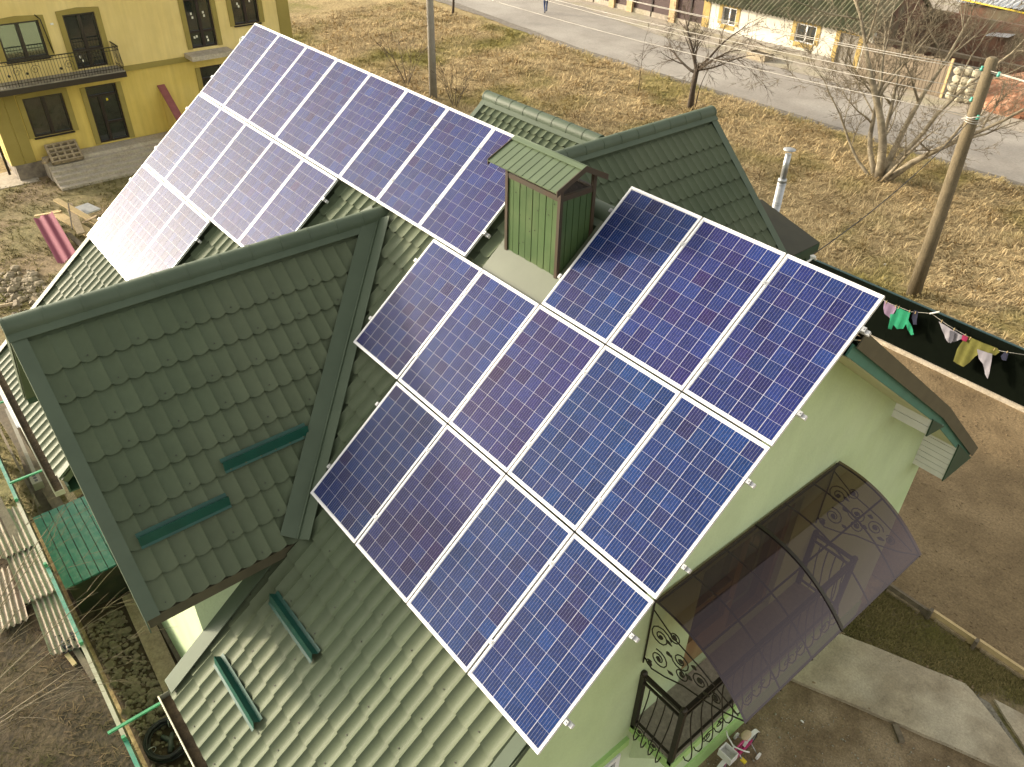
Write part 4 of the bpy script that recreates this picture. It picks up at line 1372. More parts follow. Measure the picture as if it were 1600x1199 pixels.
flue = thing('flue_pipe', 'stainless steel flue pipe with round cap behind the rear wing', 'flue', (-5.80, 7.80, 0))
fx, fy = -5.80, 7.80
MB().tube([(fx, fy, 0), (fx, fy, 6.20)], .088, 16).build('lower_pipe', M['zinc'], flue)
MB().tube([(fx, fy, 6.20), (fx, fy, 6.26), (fx, fy, 6.27)], [.10, .085, .06], 16).build('reducer', M['zinc'], flue)
MB().tube([(fx, fy, 6.26), (fx, fy, 6.78)], .062, 14).build('upper_pipe', M['zinc'], flue)
for z in (5.72, 5.77, 6.15): MB().ring((fx, fy, z), (0, 0, 1), .09, .006, 20, 5).build('band', M['zinc'], flue)
m = MB(); m.tube([(fx, fy, 6.86), (fx, fy, 6.875), (fx, fy, 6.885)], [.125, .125, .03], 18)
for a in range(3): m.beam((fx + .05 * math.cos(a * 2.1), fy + .05 * math.sin(a * 2.1), 6.76), (fx + .07 * math.cos(a * 2.1), fy + .07 * math.sin(a * 2.1), 6.87), .012, .004)
m.build('rain_cap', M['zinc'], flue)

# rear property fence
fence = thing('rear_fence', 'dark green sheet metal fence on a pale concrete kerb behind the garden', 'fence', (-2, 14.0, 0))
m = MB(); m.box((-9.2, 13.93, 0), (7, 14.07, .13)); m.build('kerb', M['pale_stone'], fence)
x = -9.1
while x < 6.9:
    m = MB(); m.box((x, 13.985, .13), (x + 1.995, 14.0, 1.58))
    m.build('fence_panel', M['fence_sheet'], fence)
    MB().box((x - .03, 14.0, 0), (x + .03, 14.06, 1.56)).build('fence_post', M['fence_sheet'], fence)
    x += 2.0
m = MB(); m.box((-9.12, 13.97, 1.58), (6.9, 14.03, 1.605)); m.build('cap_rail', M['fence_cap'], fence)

# clothes line
line = thing('clothes_line', 'thin clothes line strung along the dark fence', 'clothes line', (-3.4, 13.72, 1.45))
lp = [(-6.4, 13.72, 1.52), (-5.2, 13.74, 1.41), (-4.6, 13.75, 1.43), (-4.1, 13.75, 1.62), (-3.6, 13.75, 1.50), (-2.8, 13.75, 1.40), (-2.2, 13.75, 1.43), (-1.6, 13.76, 1.62)]
MB().tube(lp, .006, 5).build('cord', M['wire'], line)
MB().beam((-4.12, 13.70, 1.62), (-3.93, 13.78, 1.74), .04, .025).build('stick', M['white'], line)


for px_ in (-5.30, -5.02, -4.94, -4.64, -4.48, -3.78, -3.42, -3.12, -2.98, -2.36, -2.07):
    i_ = max(k for k in range(len(lp) - 1) if lp[k][0] <= px_); f_ = (px_ - lp[i_][0]) / (lp[i_ + 1][0] - lp[i_][0])
    c_ = Vector(lp[i_]).lerp(Vector(lp[i_ + 1]), f_)
    MB().box((c_.x - .008, c_.y - .02, c_.z - .05), (c_.x + .008, c_.y + .02, c_.z + .025)).build('peg', M['fresh_wood'], line)


def cloth(name, pts, material, label, cat, y=13.73, th=.012, seed=1):
    """hanging garment: outline in X/Z, thin body with soft folds"""
    from mathutils.geometry import delaunay_2d_cdt
    rr = random.Random(seed)
    outl = []
    n = len(pts)
    for i in range(n):
        a, b = Vector(pts[i]), Vector(pts[(i + 1) % n])
        k = max(1, int((b - a).length / .06))
        for q in range(k): outl.append(a.lerp(b, q / k))
    xs = [p.x for p in outl]; zs = [p.y for p in outl]
    inner = []

    def inside(p):
        c = False
        j = len(outl) - 1
        for i in range(len(outl)):
            a, b = outl[i], outl[j]
            if (a.y > p.y) != (b.y > p.y) and p.x < (b.x - a.x) * (p.y - a.y) / (b.y - a.y) + a.x: c = not c
            j = i
        return c
    x = min(xs)
    while x < max(xs):
        z = min(zs)
        while z < max(zs):
            p = Vector((x + rr.uniform(-.015, .015), z + rr.uniform(-.015, .015)))
            if inside(p): inner.append(p)
            z += .06
        x += .06
    vv = outl + inner
    ed = [(i, (i + 1) % len(outl)) for i in range(len(outl))]
    rv, re, rf_, *_ = delaunay_2d_cdt(vv, ed, [list(range(len(outl)))], 1, 1e-5)
    m = MB()

    def yy(p): return y + .016 * math.sin(p.x * 27 + seed) * min(1, (max(zs) - p.y) / .3 + .2) + .010 * math.sin(p.x * 9 + p.y * 7)
    f = [(p.x, yy(p), p.y) for p in rv]; b = [(p.x, yy(p) + th, p.y) for p in rv]
    m.add(f, [tuple(q) for q in rf_], 0, True); m.add(b, [tuple(reversed(q)) for q in rf_], 0, True)
    m.build(name, material, label=label, cat=cat, group='washing on the clothes line')


cloth('underpants', [(-5.36, 1.42), (-4.98, 1.38), (-5.02, 1.12), (-5.06, 1.00), (-5.24, 1.08), (-5.33, 1.20)], M['lilac'], 'small lilac garment pegged nearest the solar panels', 'garment', seed=1)
cloth('jumper', [(-4.97, 1.40), (-4.60, 1.40), (-4.58, 1.20), (-4.42, 1.02), (-4.30, .86), (-4.38, .80), (-4.50, .90), (-4.60, 1.06), (-4.64, .86), (-4.78, .80), (-4.92, .86), (-4.92, .70), (-5.01, .70), (-5.05, 1.0), (-5.10, 1.12), (-4.98, 1.18)], M['mint'], 'bright mint green jumper hanging on the clothes line', 'jumper', seed=2)
cloth('sock', [(-4.54, 1.52), (-4.42, 1.52), (-4.38, 1.30), (-4.33, 1.16), (-4.42, 1.12), (-4.52, 1.28)], M['navy'], 'dark navy garment hanging right of the mint jumper', 'garment', seed=3)
cloth('shirt', [(-3.84, 1.50), (-3.10, 1.40), (-3.14, 1.34), (-3.30, 1.14), (-3.42, 1.06), (-3.54, 1.14), (-3.70, 1.34)], M['whitecloth'], 'greyish white shirt hanging left of the olive trousers', 'shirt', y=13.72, seed=4)
cloth('grey_strap', [(-3.48, 1.44), (-3.36, 1.44), (-3.32, 1.24), (-3.34, 1.10), (-3.42, 1.12), (-3.44, 1.28)], M['greycloth'], 'grey strip of cloth hanging over the white shirt', 'cloth', y=13.66, seed=5)
cloth('towel', [(-3.17, 1.44), (-3.02, 1.44), (-3.02, 1.30), (-3.15, 1.30)], M['magenta'], 'small magenta cloth between the shirt and olive trousers', 'cloth', y=13.70, seed=6)
cloth('trousers', [(-3.06, 1.44), (-2.30, 1.46), (-2.22, 1.40), (-2.28, 1.26), (-2.60, 1.18), (-2.70, 1.00), (-2.76, .78), (-2.84, .60), (-3.02, .58), (-3.13, .62), (-3.16, 1.0), (-3.12, 1.24)], M['olivecloth'], 'olive green trousers hanging on the clothes line', 'trousers', seed=7)
cloth('vest', [(-2.70, 1.26), (-2.34, 1.30), (-2.28, 1.10), (-2.20, .78), (-2.19, .62), (-2.30, .70), (-2.44, .96), (-2.58, 1.02)], M['whitecloth'], 'white pointed vest hanging over the olive trousers', 'vest', y=13.66, seed=8)
cloth('glove', [(-2.12, 1.46), (-2.02, 1.46), (-2.00, 1.26), (-2.10, 1.22), (-2.16, 1.30)], M['navy'], 'small black garment at the right end of the washing', 'garment', seed=9)

# left-hand side fence, cross bars, and what lies in the passage
sf = thing('side_fence', 'peeling green painted fence with steel rails along the passage', 'fence', (-6, -6.62, 0))
x = -15.0
k = 0
while x < 1.0:
    MB().box((x - .025, -6.66, 0), (x + .025, -6.61, 2.0)).build('fence_post', M['green_paint'], sf)
    MB().box((x, -6.635 - .004 * (k % 2), .08), (x + 1.93, -6.625 - .004 * (k % 2), 1.90)).build('fence_panel', M['green_paint'] if k % 3 else M['turq'], sf)
    MB().beam((x, -6.60, 1.72), (x + 1.9, -6.60, 1.72), .05, .05).build('fence_rail', M['timber_old'], sf)
    MB().box((x, -6.655, 1.90), (x + 1.92, -6.60, 1.925)).build('fence_cap', M['turq'] if k % 2 else M['gutter'], sf)
    x += 1.95; k += 1
for (x, ya, yb) in ((-11.56, -6.62, -5.48), (-5.41, -6.78, -5.48), (-14.3, -6.62, -5.5)):
    MB().beam((x, ya, 2.02), (x, yb, 2.02), .04, .03).build('cross_bar', M['green_paint'], sf)

M['box_front'] = mat('dull_green_board', (.055, .058, .03), .7, (.035, .042, .022), 3, col3=(.075, .06, .035), scale3=1.5)
box_ = thing('storage_box', 'low box with turquoise plank lid beside the side fence', 'box', (-10.7, -6.0, 0))
MB().box((-11.75, -6.50, 0), (-9.66, -5.50, .80)).build('body', M['timber_old'], box_)
MB().box((-9.658, -6.48, .02), (-9.64, -5.52, .80)).build('front_panel', M['box_front'], box_)
for k in range(7):
    y = -6.54 + k * .151
    MB().box((-11.82, y, .80), (-9.60, y + .137, .835 + .006 * (k % 2))).build('lid_plank', M['turq'], box_)

MB().beam((-9.5, -5.62, .05), (-6.75, -5.74, .05), .34, .06).build('plank', M['timber'], label='long wide weathered plank lying along the house wall', cat='plank')
m = MB().beam((-8.6, -5.43, .05), (-6.6, -5.44, .05), .10, .08)
m.build('batten', M['timber_old'], label='narrow batten lying against the green wall base', cat='batten')
coil = thing('cable_coil', 'coil of thick black pipe lying below the gutter', 'coil', (-6.15, -6.12, 0))
rr = random.Random(3)
m = MB()
pts = []
for i in range(9 * 24):
    a = i / 24 * 2 * math.pi
    Rr = .345 + .035 * math.sin(i * .21) + rr.uniform(-.004, .004)
    pts.append((-6.15 + Rr * math.cos(a), -6.14 + Rr * .92 * math.sin(a), .04 + .018 * (i // 24) + .01 * math.sin(i * .11)))
m.tube(pts, .020, 6); m.build('loops', M['rubber'], coil)
MB().tube([(-6.0, -5.84, .06), (-5.8, -5.8, .05), (-5.6, -5.85, .04), (-5.3, -5.8, .03)], .020, 6).build('loose_end', M['rubber'], coil)
for k in range(3):
    a = .6 + k * 2.1
    MB().ring((-6.15 + .30 * math.cos(a), -6.14 + .28 * math.sin(a), .12), (-math.sin(a), math.cos(a), 0), .075, .005, 14, 4).build('tie', M['white'], coil)
m = MB(); m.tube([(-6.3, -6.2, .04), (-6.15, -6.12, .05), (-6.0, -6.15, .05)], .045, 8); m.tube([(-6.25, -6.05, .04), (-6.1, -6.12, .10), (-5.95, -6.2, .05)], .040, 8)
m.build('grey_hose', M['hose_grey'], label='short bent grey hose lying inside the black coil', cat='hose')


# corrugated sheets lying left of the fence
def corrugated(name, o, ax, ay, nw, amp, material, label, cat, group=None, seed=0, thick=.008):
    o, ax, ay = Vector(o), Vector(ax), Vector(ay)
    n = ax.cross(ay).normalized()
    if n.z < 0: n = -n
    rr = random.Random(seed)
    m = MB(); K = nw * 8
    rows = 3
    for s_, dn in ((0, 0), (1, -thick)):
        vs = []
        for j in range(rows + 1):
            for i in range(K + 1):
                e = rr.uniform(-.02, .02) if (j in (0, rows)) and s_ == 0 else 0
                vs.append(o + ax * (i / K) + ay * (j / rows + e) + n * (amp * math.cos(2 * math.pi * i / 8) + dn))
        w = K + 1
        fs = [(j * w + i, j * w + i + 1, (j + 1) * w + i + 1, (j + 1) * w + i) for j in range(rows) for i in range(K)]
        m.add(vs, fs if s_ == 0 else [tuple(reversed(f)) for f in fs], 0, True)
    return m.build(name, material, label=label, cat=cat, group=group)


G_SL = 'old corrugated sheets left of the fence'
corrugated('corrugated_sheet', (-12.9, -7.30, .42), (0, .62, 0), (1.35, .02, -.02), 6, .028, M['slate'], 'topmost grey corrugated sheet at the left edge, beside the fence', 'sheet', G_SL, 1)
corrugated('corrugated_sheet', (-11.8, -7.22, .36), (.05, .58, 0), (1.55, .0, -.05), 6, .028, M['slate'], 'middle grey corrugated sheet with ragged lower edge', 'sheet', G_SL, 2)
corrugated('corrugated_sheet', (-10.5, -7.12, .22), (.16, .46, .02), (1.55, -.05, -.08), 5, .028, M['slate'], 'lowest stained corrugated sheet next to the black film', 'sheet', G_SL, 3)
corrugated('corrugated_sheet', (-11.6, -7.75, .16), (.05, .60, .0), (1.5, -.12, -.05), 6, .028, M['slate'], 'corrugated sheet sticking out below the others at the left edge', 'sheet', G_SL, 4)
m = MB()
rr = random.Random(8)
vs, fs = [], []
for j in range(7):
    for i in range(7): vs.append((-9.25 + j * .07 + rr.uniform(-.03, .03), -7.0 + i * .055, .10 + rr.uniform(0, .10)))
for j in range(6):
    for i in range(6): fs.append((j * 7 + i, j * 7 + i + 1, j * 7 + i + 8, j * 7 + i + 7))
m.add(vs, fs); m.build('plastic_film', M['plastic_black'], label='crumpled black plastic film under the lowest corrugated sheet', cat='film')
for k, (a, b, w, mt, lb) in enumerate((((-8.85, -6.95, .08), (-8.55, -6.9, .06), .07, 'fresh_wood', 'short pale wood offcut sticking out of the black film'), ((-8.9, -6.80, .06), (-8.05, -6.72, .04), .10, 'timber_old', 'dark old board lying against the side fence'),
                                     ((-13.6, -7.0, .5), (-11.6, -6.92, .35), .16, 'timber_old', 'thick brown post lying left of the side fence'))):
    MB().beam(a, b, w, w * .6).build('board', M[mt], label=lb, cat='board')
# lumber piled between fence and house, far end of the passage
for k, (a, b, w, h, mt, lb) in enumerate((
        ((-17.0, -6.25, .45), (-12.3, -6.05, .40), .22, .08, 'timber_old', 'widest dark plank on the lumber pile behind the turquoise lid'),
        ((-16.5, -5.90, .40), (-12.1, -5.75, .34), .16, .10, 'timber', 'brown beam on the lumber pile nearest the house'),
        ((-17.2, -6.42, .35), (-12.4, -6.36, .55), .05, .05, 'timber_old', 'thin pole on the lumber pile beside the fence'),
        ((-16.2, -6.10, .62), (-13.1, -6.18, .60), .07, .05, 'pole_conc', 'grey pipe lying on top of the lumber pile'),
        ((-17.6, -5.98, .2), (-12.6, -6.3, .15), .25, .10, 'timber_old', 'bottom board of the lumber pile in the passage'))):
    MB().beam(a, b, w, h).build('lumber', M[mt], label=lb, cat='timber', group='lumber pile in the side passage')
m = MB()
m.box((-13.25, -6.30, .62), (-12.86, -6.11, .80))
for k in range(3): m.tube([(-13.15 + k * .1, -6.205, .80), (-13.15 + k * .1, -6.205, .806)], .035, 10, mi=1)  # black discs painted in place of the block's shaded holes
m.build('hollow_block', [M['pole_conc'], M['rubber']], label='grey hollow block lying on the lumber pile', cat='block')
corrugated('roof_sheet', (-15.6, -6.12, 2.35), (0, .42, .10), (2.9, 0, .0), 4, .01, M['zincsheet'], 'shiny galvanised sheet below the far gutter', 'sheet', None, 7)
corrugated('roof_sheet', (-19.6, -6.35, 2.2), (0, .75, .12), (2.8, 0, .0), 8, .02, M['slate'], 'pale corrugated lean-to sheet beyond the galvanised one', 'sheet', None, 8)

# ================================================================== YELLOW HOUSE
F = -32.35
yh = thing('yellow_house', 'yellow rendered two-storey house with olive window surrounds and iron balcony', 'house', (F - 4, 4, 0))
Y0, Y1, YT = -2.32, 10.0, 7.4


def facade_with_holes(x, y0, y1, z0, z1, holes, th=.35):
    """wall slab split into boxes round rectangular openings"""
    m = MB()
    ys = sorted({y0, y1} | {h[0] for h in holes} | {h[1] for h in holes})
    for a, b in zip(ys[:-1], ys[1:]):
        cut = sorted([(h[2], h[3]) for h in holes if h[0] < b - 1e-6 and h[1] > a + 1e-6])
        z = z0
        for c, d in cut:
            if c > z: m.box((x - th, a, z), (x, b, c))
            z = d
        if z < z1: m.box((x - th, a, z), (x, b, z1))
    return m


LW = (-1.22, .19, 1.50, 2.98); DR = (1.03, 2.19, .80, 3.02); UW = (-1.28, .17, 4.30, 5.58); UD = (.99, 2.13, 3.69, 5.63)
D2 = (5.51, 6.61, 3.80, 5.66); FW = (7.47, 8.62, 4.45, 5.60); L2 = (5.62, 6.60, .80, 3.05)
facade_with_holes(F, Y0, Y1, .62, 3.46, [LW, DR, L2]).build('front_wall', M['yellow'], yh)
facade_with_holes(F, Y0, Y1, 3.46, YT, [UW, UD, D2, FW]).build('upper_wall', M['yellow_pale'], yh)
MB().box((F - 9, Y1 - .3, .62), (F - .35, Y1, YT)).build('side_wall', M['yellow'], yh)
MB().box((F - 9, Y0, .62), (F - .35, Y0 + .3, YT)).build('side_wall', M['yellow'], yh)
MB().box((F - 9.3, Y0, .62), (F - 9.0, Y1, YT)).build('rear_wall', M['yellow'], yh)
MB().box((F - 9.2, Y0 + .1, 0), (F + .06, Y1 - .05, .62)).build('plinth', M['plinth'], yh)
m = MB(); m.prism([(F + .6, Y0 - .6, YT), (F + .6, Y1 + .6, YT), (F - 4.6, Y1 - 4.4, YT + 3), (F - 4.6, Y0 + 4.4, YT + 3)], (0, 0, -.14)); m.prism([(F - 9.9, Y0 - .6, YT), (F - 9.9, Y1 + .6, YT), (F - 4.6, Y1 - 4.4, YT + 3), (F - 4.6, Y0 + 4.4, YT + 3)], (0, 0, -.14))
m.prism([(F + .6, Y0 - .6, YT), (F - 9.9, Y0 - .6, YT), (F - 4.6, Y0 + 4.4, YT + 3)], (0, 0, -.14)); m.prism([(F + .6, Y1 + .6, YT), (F - 9.9, Y1 + .6, YT), (F - 4.6, Y1 - 4.4, YT + 3)], (0, 0, -.14))
m.build('roof', M['brickwall'], yh)
# olive pilasters and bands
for (ya, yb, za, zb_) in ((Y0 + .002, -1.86, .62, 3.36), (-1.84, -1.45, .62, 3.36), (9.46, Y1 - .002, .62, YT - .01)):
    MB().box((F, ya, za), (F + (.05 if ya < -2 else .04), yb, zb_)).build('pilaster', M['olive'], yh)
MB().box((F, 2.55, 3.36), (F + .06, 5.3, 3.56)).build('string_course', M['olive'], yh)
MB().box((F, 6.95, 3.36), (F + .06, 9.44, 3.56)).build('string_course', M['olive'], yh)


def surround(h, w=.19, top=True, bottom=False, th=.05, arch=.06):
    y0, y1, z0, z1 = h
    m = MB()
    m.box((F, y0 - w, z0), (F + th, y0, z1)); m.box((F, y1, z0), (F + th, y1 + w, z1))
    if top:
        ym = (y0 + y1) / 2
        m.prism([(F, y0 - w, z1), (F, y1 + w, z1), (F, y1 + w, z1 + .14), (F, ym, z1 + .14 + arch), (F, y0 - w, z1 + .14)], (th, 0, 0))
    m.build('surround', M['olive'], yh)


for h, t in ((LW, True), (DR, False), (UW, True), (UD, True), (D2, True), (FW, True), (L2, False)): surround(h, .19, t)


def window(h, cols, rails=(), name='window', sill=True, stick=()):
    y0, y1, z0, z1 = h
    w = MB().box((F - .16, y0, z0), (F - .13, y1, z1)).build(name, M['glass_dark'], yh)
    fr = MB()
    t = .07
    fr.box((F - .13, y0, z0), (F - .05, y0 + t, z1)); fr.box((F - .13, y1 - t, z0), (F - .05, y1, z1)); fr.box((F - .13, y0 + t, z1 - t), (F - .05, y1 - t, z1)); fr.box((F - .13, y0 + t, z0), (F - .05, y1 - t, z0 + t))
    fr.build('frame', M['frame_brown'], w)
    for k in range(1, cols):
        yc = y0 + (y1 - y0) * k / cols
        MB().box((F - .128, yc - .06, z0 + t), (F - .045, yc + .06, z1 - t)).build('mullion', M['frame_brown'], w)
    for zr, ya, yb in rails:
        MB().box((F - .126, ya, zr - .035), (F - .055, yb, zr + .035)).build('transom', M['frame_brown'], w)
    if sill: MB().box((F - .04, y0 - .03, z0 - .05), (F + .10, y1 + .03, z0 - .003)).build('sill', M['frame_brown'], w)
    for (ys, zs, mt) in stick:
        MB().box((F - .1299, ys, zs), (F - .126, ys + .07, zs + .09)).build('sticker', M[mt], w)
    return w


window(LW, 2)
window(UW, 2)
window(UD, 2, [(4.35, UD[0] + .07, UD[1] - .07)], 'balcony_door', False, [(1.2, 4.05, 'sticker'), (1.24, 3.9, 'sticker')])
d = window(DR, 1, [(2.62, DR[0] + .07, DR[1] - .07), (1.55, DR[0] + .5, DR[1] - .07)], 'entrance_door', False, [(1.72, 2.36, 'ysticker')])
MB().box((F - .128, DR[0] + .40, DR[2] + .07), (F - .045, DR[0] + .52, 2.59)).build('mullion', M['frame_brown'], d)
window(D2, 2, [(4.42, D2[0] + .07, D2[1] - .07)], 'balcony_door', False, [(5.75, 5.05, 'sticker'), (5.78, 4.9, 'sticker'), (6.25, 5.05, 'sticker'), (6.27, 4.92, 'sticker'), (5.70, 4.15, 'sticker'), (5.8, 4.18, 'sticker'), (6.22, 4.1, 'sticker'), (6.24, 3.98, 'sticker')])
window(FW, 2, (), 'window', True, [(7.75, 5.2, 'sticker'), (7.8, 5.1, 'sticker'), (8.3, 5.25, 'sticker')])
window(L2, 1, [(2.55, L2[0] + .07, L2[1] - .07)], 'entrance_door', False)
# balcony
ybal = MB().box((F, -6.0, 3.40), (F + .95, 2.46, 3.60)).build('balcony', M['frame_brown'], yh)
MB().box((F + .01, -5.98, 3.60), (F + .93, 2.44, 3.64)).build('balcony_floor', M['screed'], ybal)
m = MB()
bx = F + .90
for z, w in ((4.52, .035), (4.40, .02), (3.75, .02)):
    m.beam((bx, -5.9, z), (bx, 2.40, z), w, w); m.beam((bx, 2.40, z), (F + .03, 2.40, z), w, w)
yrail = m.build('railing', M['iron'], ybal)
k = 0
yy_ = -5.9
while yy_ < 2.4:
    big = k % 22 == 0
    MB().tube([(bx, yy_, 4.52), (bx + (.0 if big else .02), yy_, 4.1), (bx + (.0 if big else .07), yy_, 3.85), (bx, yy_, 3.64)], .014 if big else .008, 5).build('baluster', M['iron'], yrail)
    yy_ += .105; k += 1
for k in range(8): MB().tube([(F + .05 + k * .11, 2.40, 4.52), (F + .05 + k * .11, 2.44, 4.0), (F + .05 + k * .11, 2.47, 3.82), (F + .05 + k * .11, 2.40, 3.64)], .008, 5).build('baluster', M['iron'], yrail)
for yc in (-1.2, -.6, .55, -3.2, 1.3):
    m = MB(); m.tube(spiral((bx + .03, yc, 4.15), (0, 1, 0), Z1, .17, .02, 1.6, 0), .008, 4); m.blob((bx + .04, yc - .3, 4.05), (.02, .06, .06), 3, 1, jit=.4); m.build('scroll', M['iron'], yrail)
MB().box((F, 5.12, 3.52), (F + .85, 6.95, 3.70)).build('balcony', M['pale_stone'], yh)
# steps and terrace
st = MB().box((F + .06, -1.25, 0), (F + .80, 12, .76)).build('terrace', M['pale_stone'], yh)
for k in range(5):
    MB().box((F + .80 + k * .25, -1.22, 0), (F + .80 + (k + 1) * .25 - .035, 12, .60 - k * .127)).box((F + .80 + k * .25, -1.24, .60 - k * .127), (F + .80 + (k + 1) * .25, 12, .635 - k * .127)).build('step', M['pale_stone'], st)
# sloping stub wall with red coping
m = MB(); m.prism([(F + .0, 3.82, .76), (F + 2.6, 3.82, .0), (F + 2.6, 3.82, .75), (F, 3.82, 2.55)], (0, .16, 0)); stub = m.build('stub_wall', M['yellow'], yh)
MB().beam((F + .01, 3.90, 2.62), (F + 2.65, 3.90, .80), .30, .06).build('coping', M['red_metal'], stub)
MB().tube([(F - .6, Y0 - .10, 6.8), (F - .6, Y0 - .10, .12)], .05, 8).build('downpipe', M['iron'], yh)
MB().tube([(F + .03, .10, 5.75), (F + .20, .20, 5.62), (F + .04, .33, 4.4)], .02, 6).build('drain_pipe', M['iron'], yh)
MB().box((F, .52, 5.35), (F + .05, .62, 5.41)).build('wall_box', M['white'], yh)

# pallet leaning on the steps
pal = thing('pallet', 'wooden crate grid leaning on the yellow house terrace', 'pallet', (-31.9, -.45, .76))
o = Vector((-31.30, -1.10, .70)); ax = Vector((0, 1.15, 0)); ay = Vector((-.92, .06, .42)); nn = ax.cross(ay).normalized()
if nn.z < 0: nn = -nn
for k in range(5): m = MB(); m.obox(o + ax * (k / 4 * .93), ax * .07, ay, nn * .12); m.build('slat', M['timber'], pal)
for k in range(5): m = MB(); m.obox(o + ay * (k / 4 * .93) + nn * .0, ay * .07, ax, nn * .13); m.build('slat', M['timber'], pal)
m = MB(); m.obox(o - nn * .02, ax, ay, nn * .015); m.build('base_board', M['timber_old'], pal)
MB().beam((-31.4, -1.35, .82), (-31.9, -1.0, .84), .16, .10).build('board', M['timber'], label='short pale board beside the leaning crate grid', cat='board')

# ------------------------------------------------------------------ scrap wood with the maroon sheet
rr = random.Random(31)
corrugated('maroon_sheet', (-27.3, -2.85, .45), (.10, .62, .10), (3.1, -.15, -.38), 2, .035, M['maroon'], 'maroon corrugated sheet leaning on the scrap wood pile', 'sheet', None, 5)
SW = [((-27.9, -2.1, .3), (-25.0, -1.6, .30), .30, 'fresh_wood', 'broad pale board on the scrap pile next to the maroon sheet'), ((-27.6, -1.6, .55), (-25.2, -1.9, .42), .24, 'timber', 'long weathered board across the scrap pile'),
      ((-27.9, -1.9, .7), (-25.6, -1.2, .40), .20, 'fresh_wood', 'pale board on the scrap pile nearest the yellow house'), ((-26.6, -1.5, .2), (-25.1, -1.25, .95), .10, 'timber', 'board propped upright on the scrap pile'),
      ((-27.7, -1.2, .35), (-26.9, -1.0, .36), .50, 'zincsheet', 'pale square panel at the back of the scrap pile'), ((-28.0, -2.7, .25), (-27.6, -1.9, .35), .12, 'fresh_wood', 'short batten at the upper end of the maroon sheet'),
      ((-26.4, -2.0, .5), (-24.9, -1.4, .25), .26, 'fresh_wood', 'pale board at the lower end of the scrap pile'), ((-25.9, -2.2, .25), (-24.6, -2.0, .12), .16, 'timber_old', 'dark board beside the foot of the maroon sheet'), ((-27.0, -1.7, .8), (-25.3, -2.1, .60), .04, 'timber_old', 'thin stick lying over the scrap boards')]
for a, b, w, mt, lb in SW:
    MB().beam(a, b, w, .05).build('scrap_board', M[mt], label=lb, cat='board', group='scrap wood pile')
# rubble and firewood heap at the left edge
pebbles('rubble_heap', 700, (-24.8, -21.2, -5.2, -3.6), (.03, .12), M['stone'], 41, 'grey gravel and rubble spread near the left edge', 'rubble', lambda x, y: max(0, 1 - ((x + 23.2) / 1.6) ** 2 - ((y + 4.3) / .8) ** 2), z=.02)
FWL = ['topmost split log of the firewood heap', 'dark split log at the bottom of the firewood heap', 'pale split log at the right of the firewood heap', 'short log at the left edge of the firewood heap', 'split log in the middle of the firewood heap', 'split log leaning at the back of the firewood heap', 'mossy split log in front of the firewood heap', 'thin split log on the firewood heap', 'bark covered log on the firewood heap', 'weathered log half hidden under the firewood heap']
for k in range(10):
    x, y, z = -21.3 + rr.uniform(-1.1, 1.0), -4.55 + rr.uniform(-.5, .45), .1 + .09 * (k % 4)
    a = rr.uniform(0, 3.1)
    d = Vector((math.cos(a), math.sin(a), rr.uniform(-.2, .2))) * rr.uniform(.22, .36)
    m = MB(); m.tube([Vector((x, y, z)) - d, Vector((x, y, z)) + d], [rr.uniform(.07, .12), rr.uniform(.06, .11)], 5, smooth=False, flat=.75)
    m.build('firewood_log', M['timber' if k in (2, 0) else 'timber_old'], label=FWL[k], cat='log', group='firewood heap')
MB().blob((-23.0, -3.15, .10), (.09, .08, .07), 5, 2).build('purple_ball', M['hose_blue'], label='small purple scrap lying in the grass', cat='scrap')

# ================================================================== YARD DETAILS
edg = thing('plank_edging', 'line of raw planks held by stakes between turf and garden soil', 'edging', (.8, 5.92, 0))
for (x0, x1, y, mt) in ((-.5, .42, 5.90, 'timber_old'), (.44, 1.28, 5.97, 'fresh_wood'), (1.30, 2.3, 6.0, 'fresh_wood'), (2.32, 3.6, 6.02, 'fresh_wood')):
    MB().box((x0, y - .03, 0), (x1, y + .03, .20)).build('plank', M[mt], edg)
    MB().box((x0 + .1, y - .07, 0), (x1 - .15, y - .035, .09)).build('lower_plank', M['timber'], edg)
for x in (.43, 1.29, 2.30): MB().box((x - .03, 5.83, 0), (x + .03, 5.93, .27)).build('stake', M['timber_old'], edg)
m = MB(); m.obox((1.13, 3.32, .01), (.24, -.20, 0), (.06, .07, 0), (0, 0, .06)); m.build('loose_brick', M['timber_old'], label='single brown brick lying beside the concrete path', cat='brick')
rr = random.Random(77)
for k, (x, y, lb) in enumerate(((2.1, 3.36, 'white scrap of litter beside the concrete path'), (.14, 2.2, 'pale chip of wood on the trodden yard'))):
    MB().blob((x, y, .03), (.035, .02, .012), k, 1).build('litter_scrap', M['white'], label=lb, cat='litter')

# child's bicycle below the canopy
bike = thing('bicycle', "child's pink bicycle with white mudguard and training wheels beside the house", 'bicycle', (-.16, .8, 0))
bx0 = -.17
RW = .19


def wheel(y, x=bx0, tilt=0):
    t = MB().ring((x, y, RW), (1, tilt, 0), RW - .02, .022, 28, 8).build('wheel', M['rubber'], bike)
    MB().ring((x, y, RW), (1, tilt, 0), RW - .045, .010, 28, 6).build('rim', M['zinc'], t)
    m = MB()
    for k in range(10):
        a = k / 10 * 2 * math.pi
        m.tube([(x, y, RW), (x - tilt * math.cos(a) * (RW - .05), y + math.cos(a) * (RW - .05), RW + math.sin(a) * (RW - .05))], .002, 3)
    m.disc((x, y, RW), (1, tilt, 0), .025, .07, 10); m.build('spokes', M['zinc'], t)
    return t


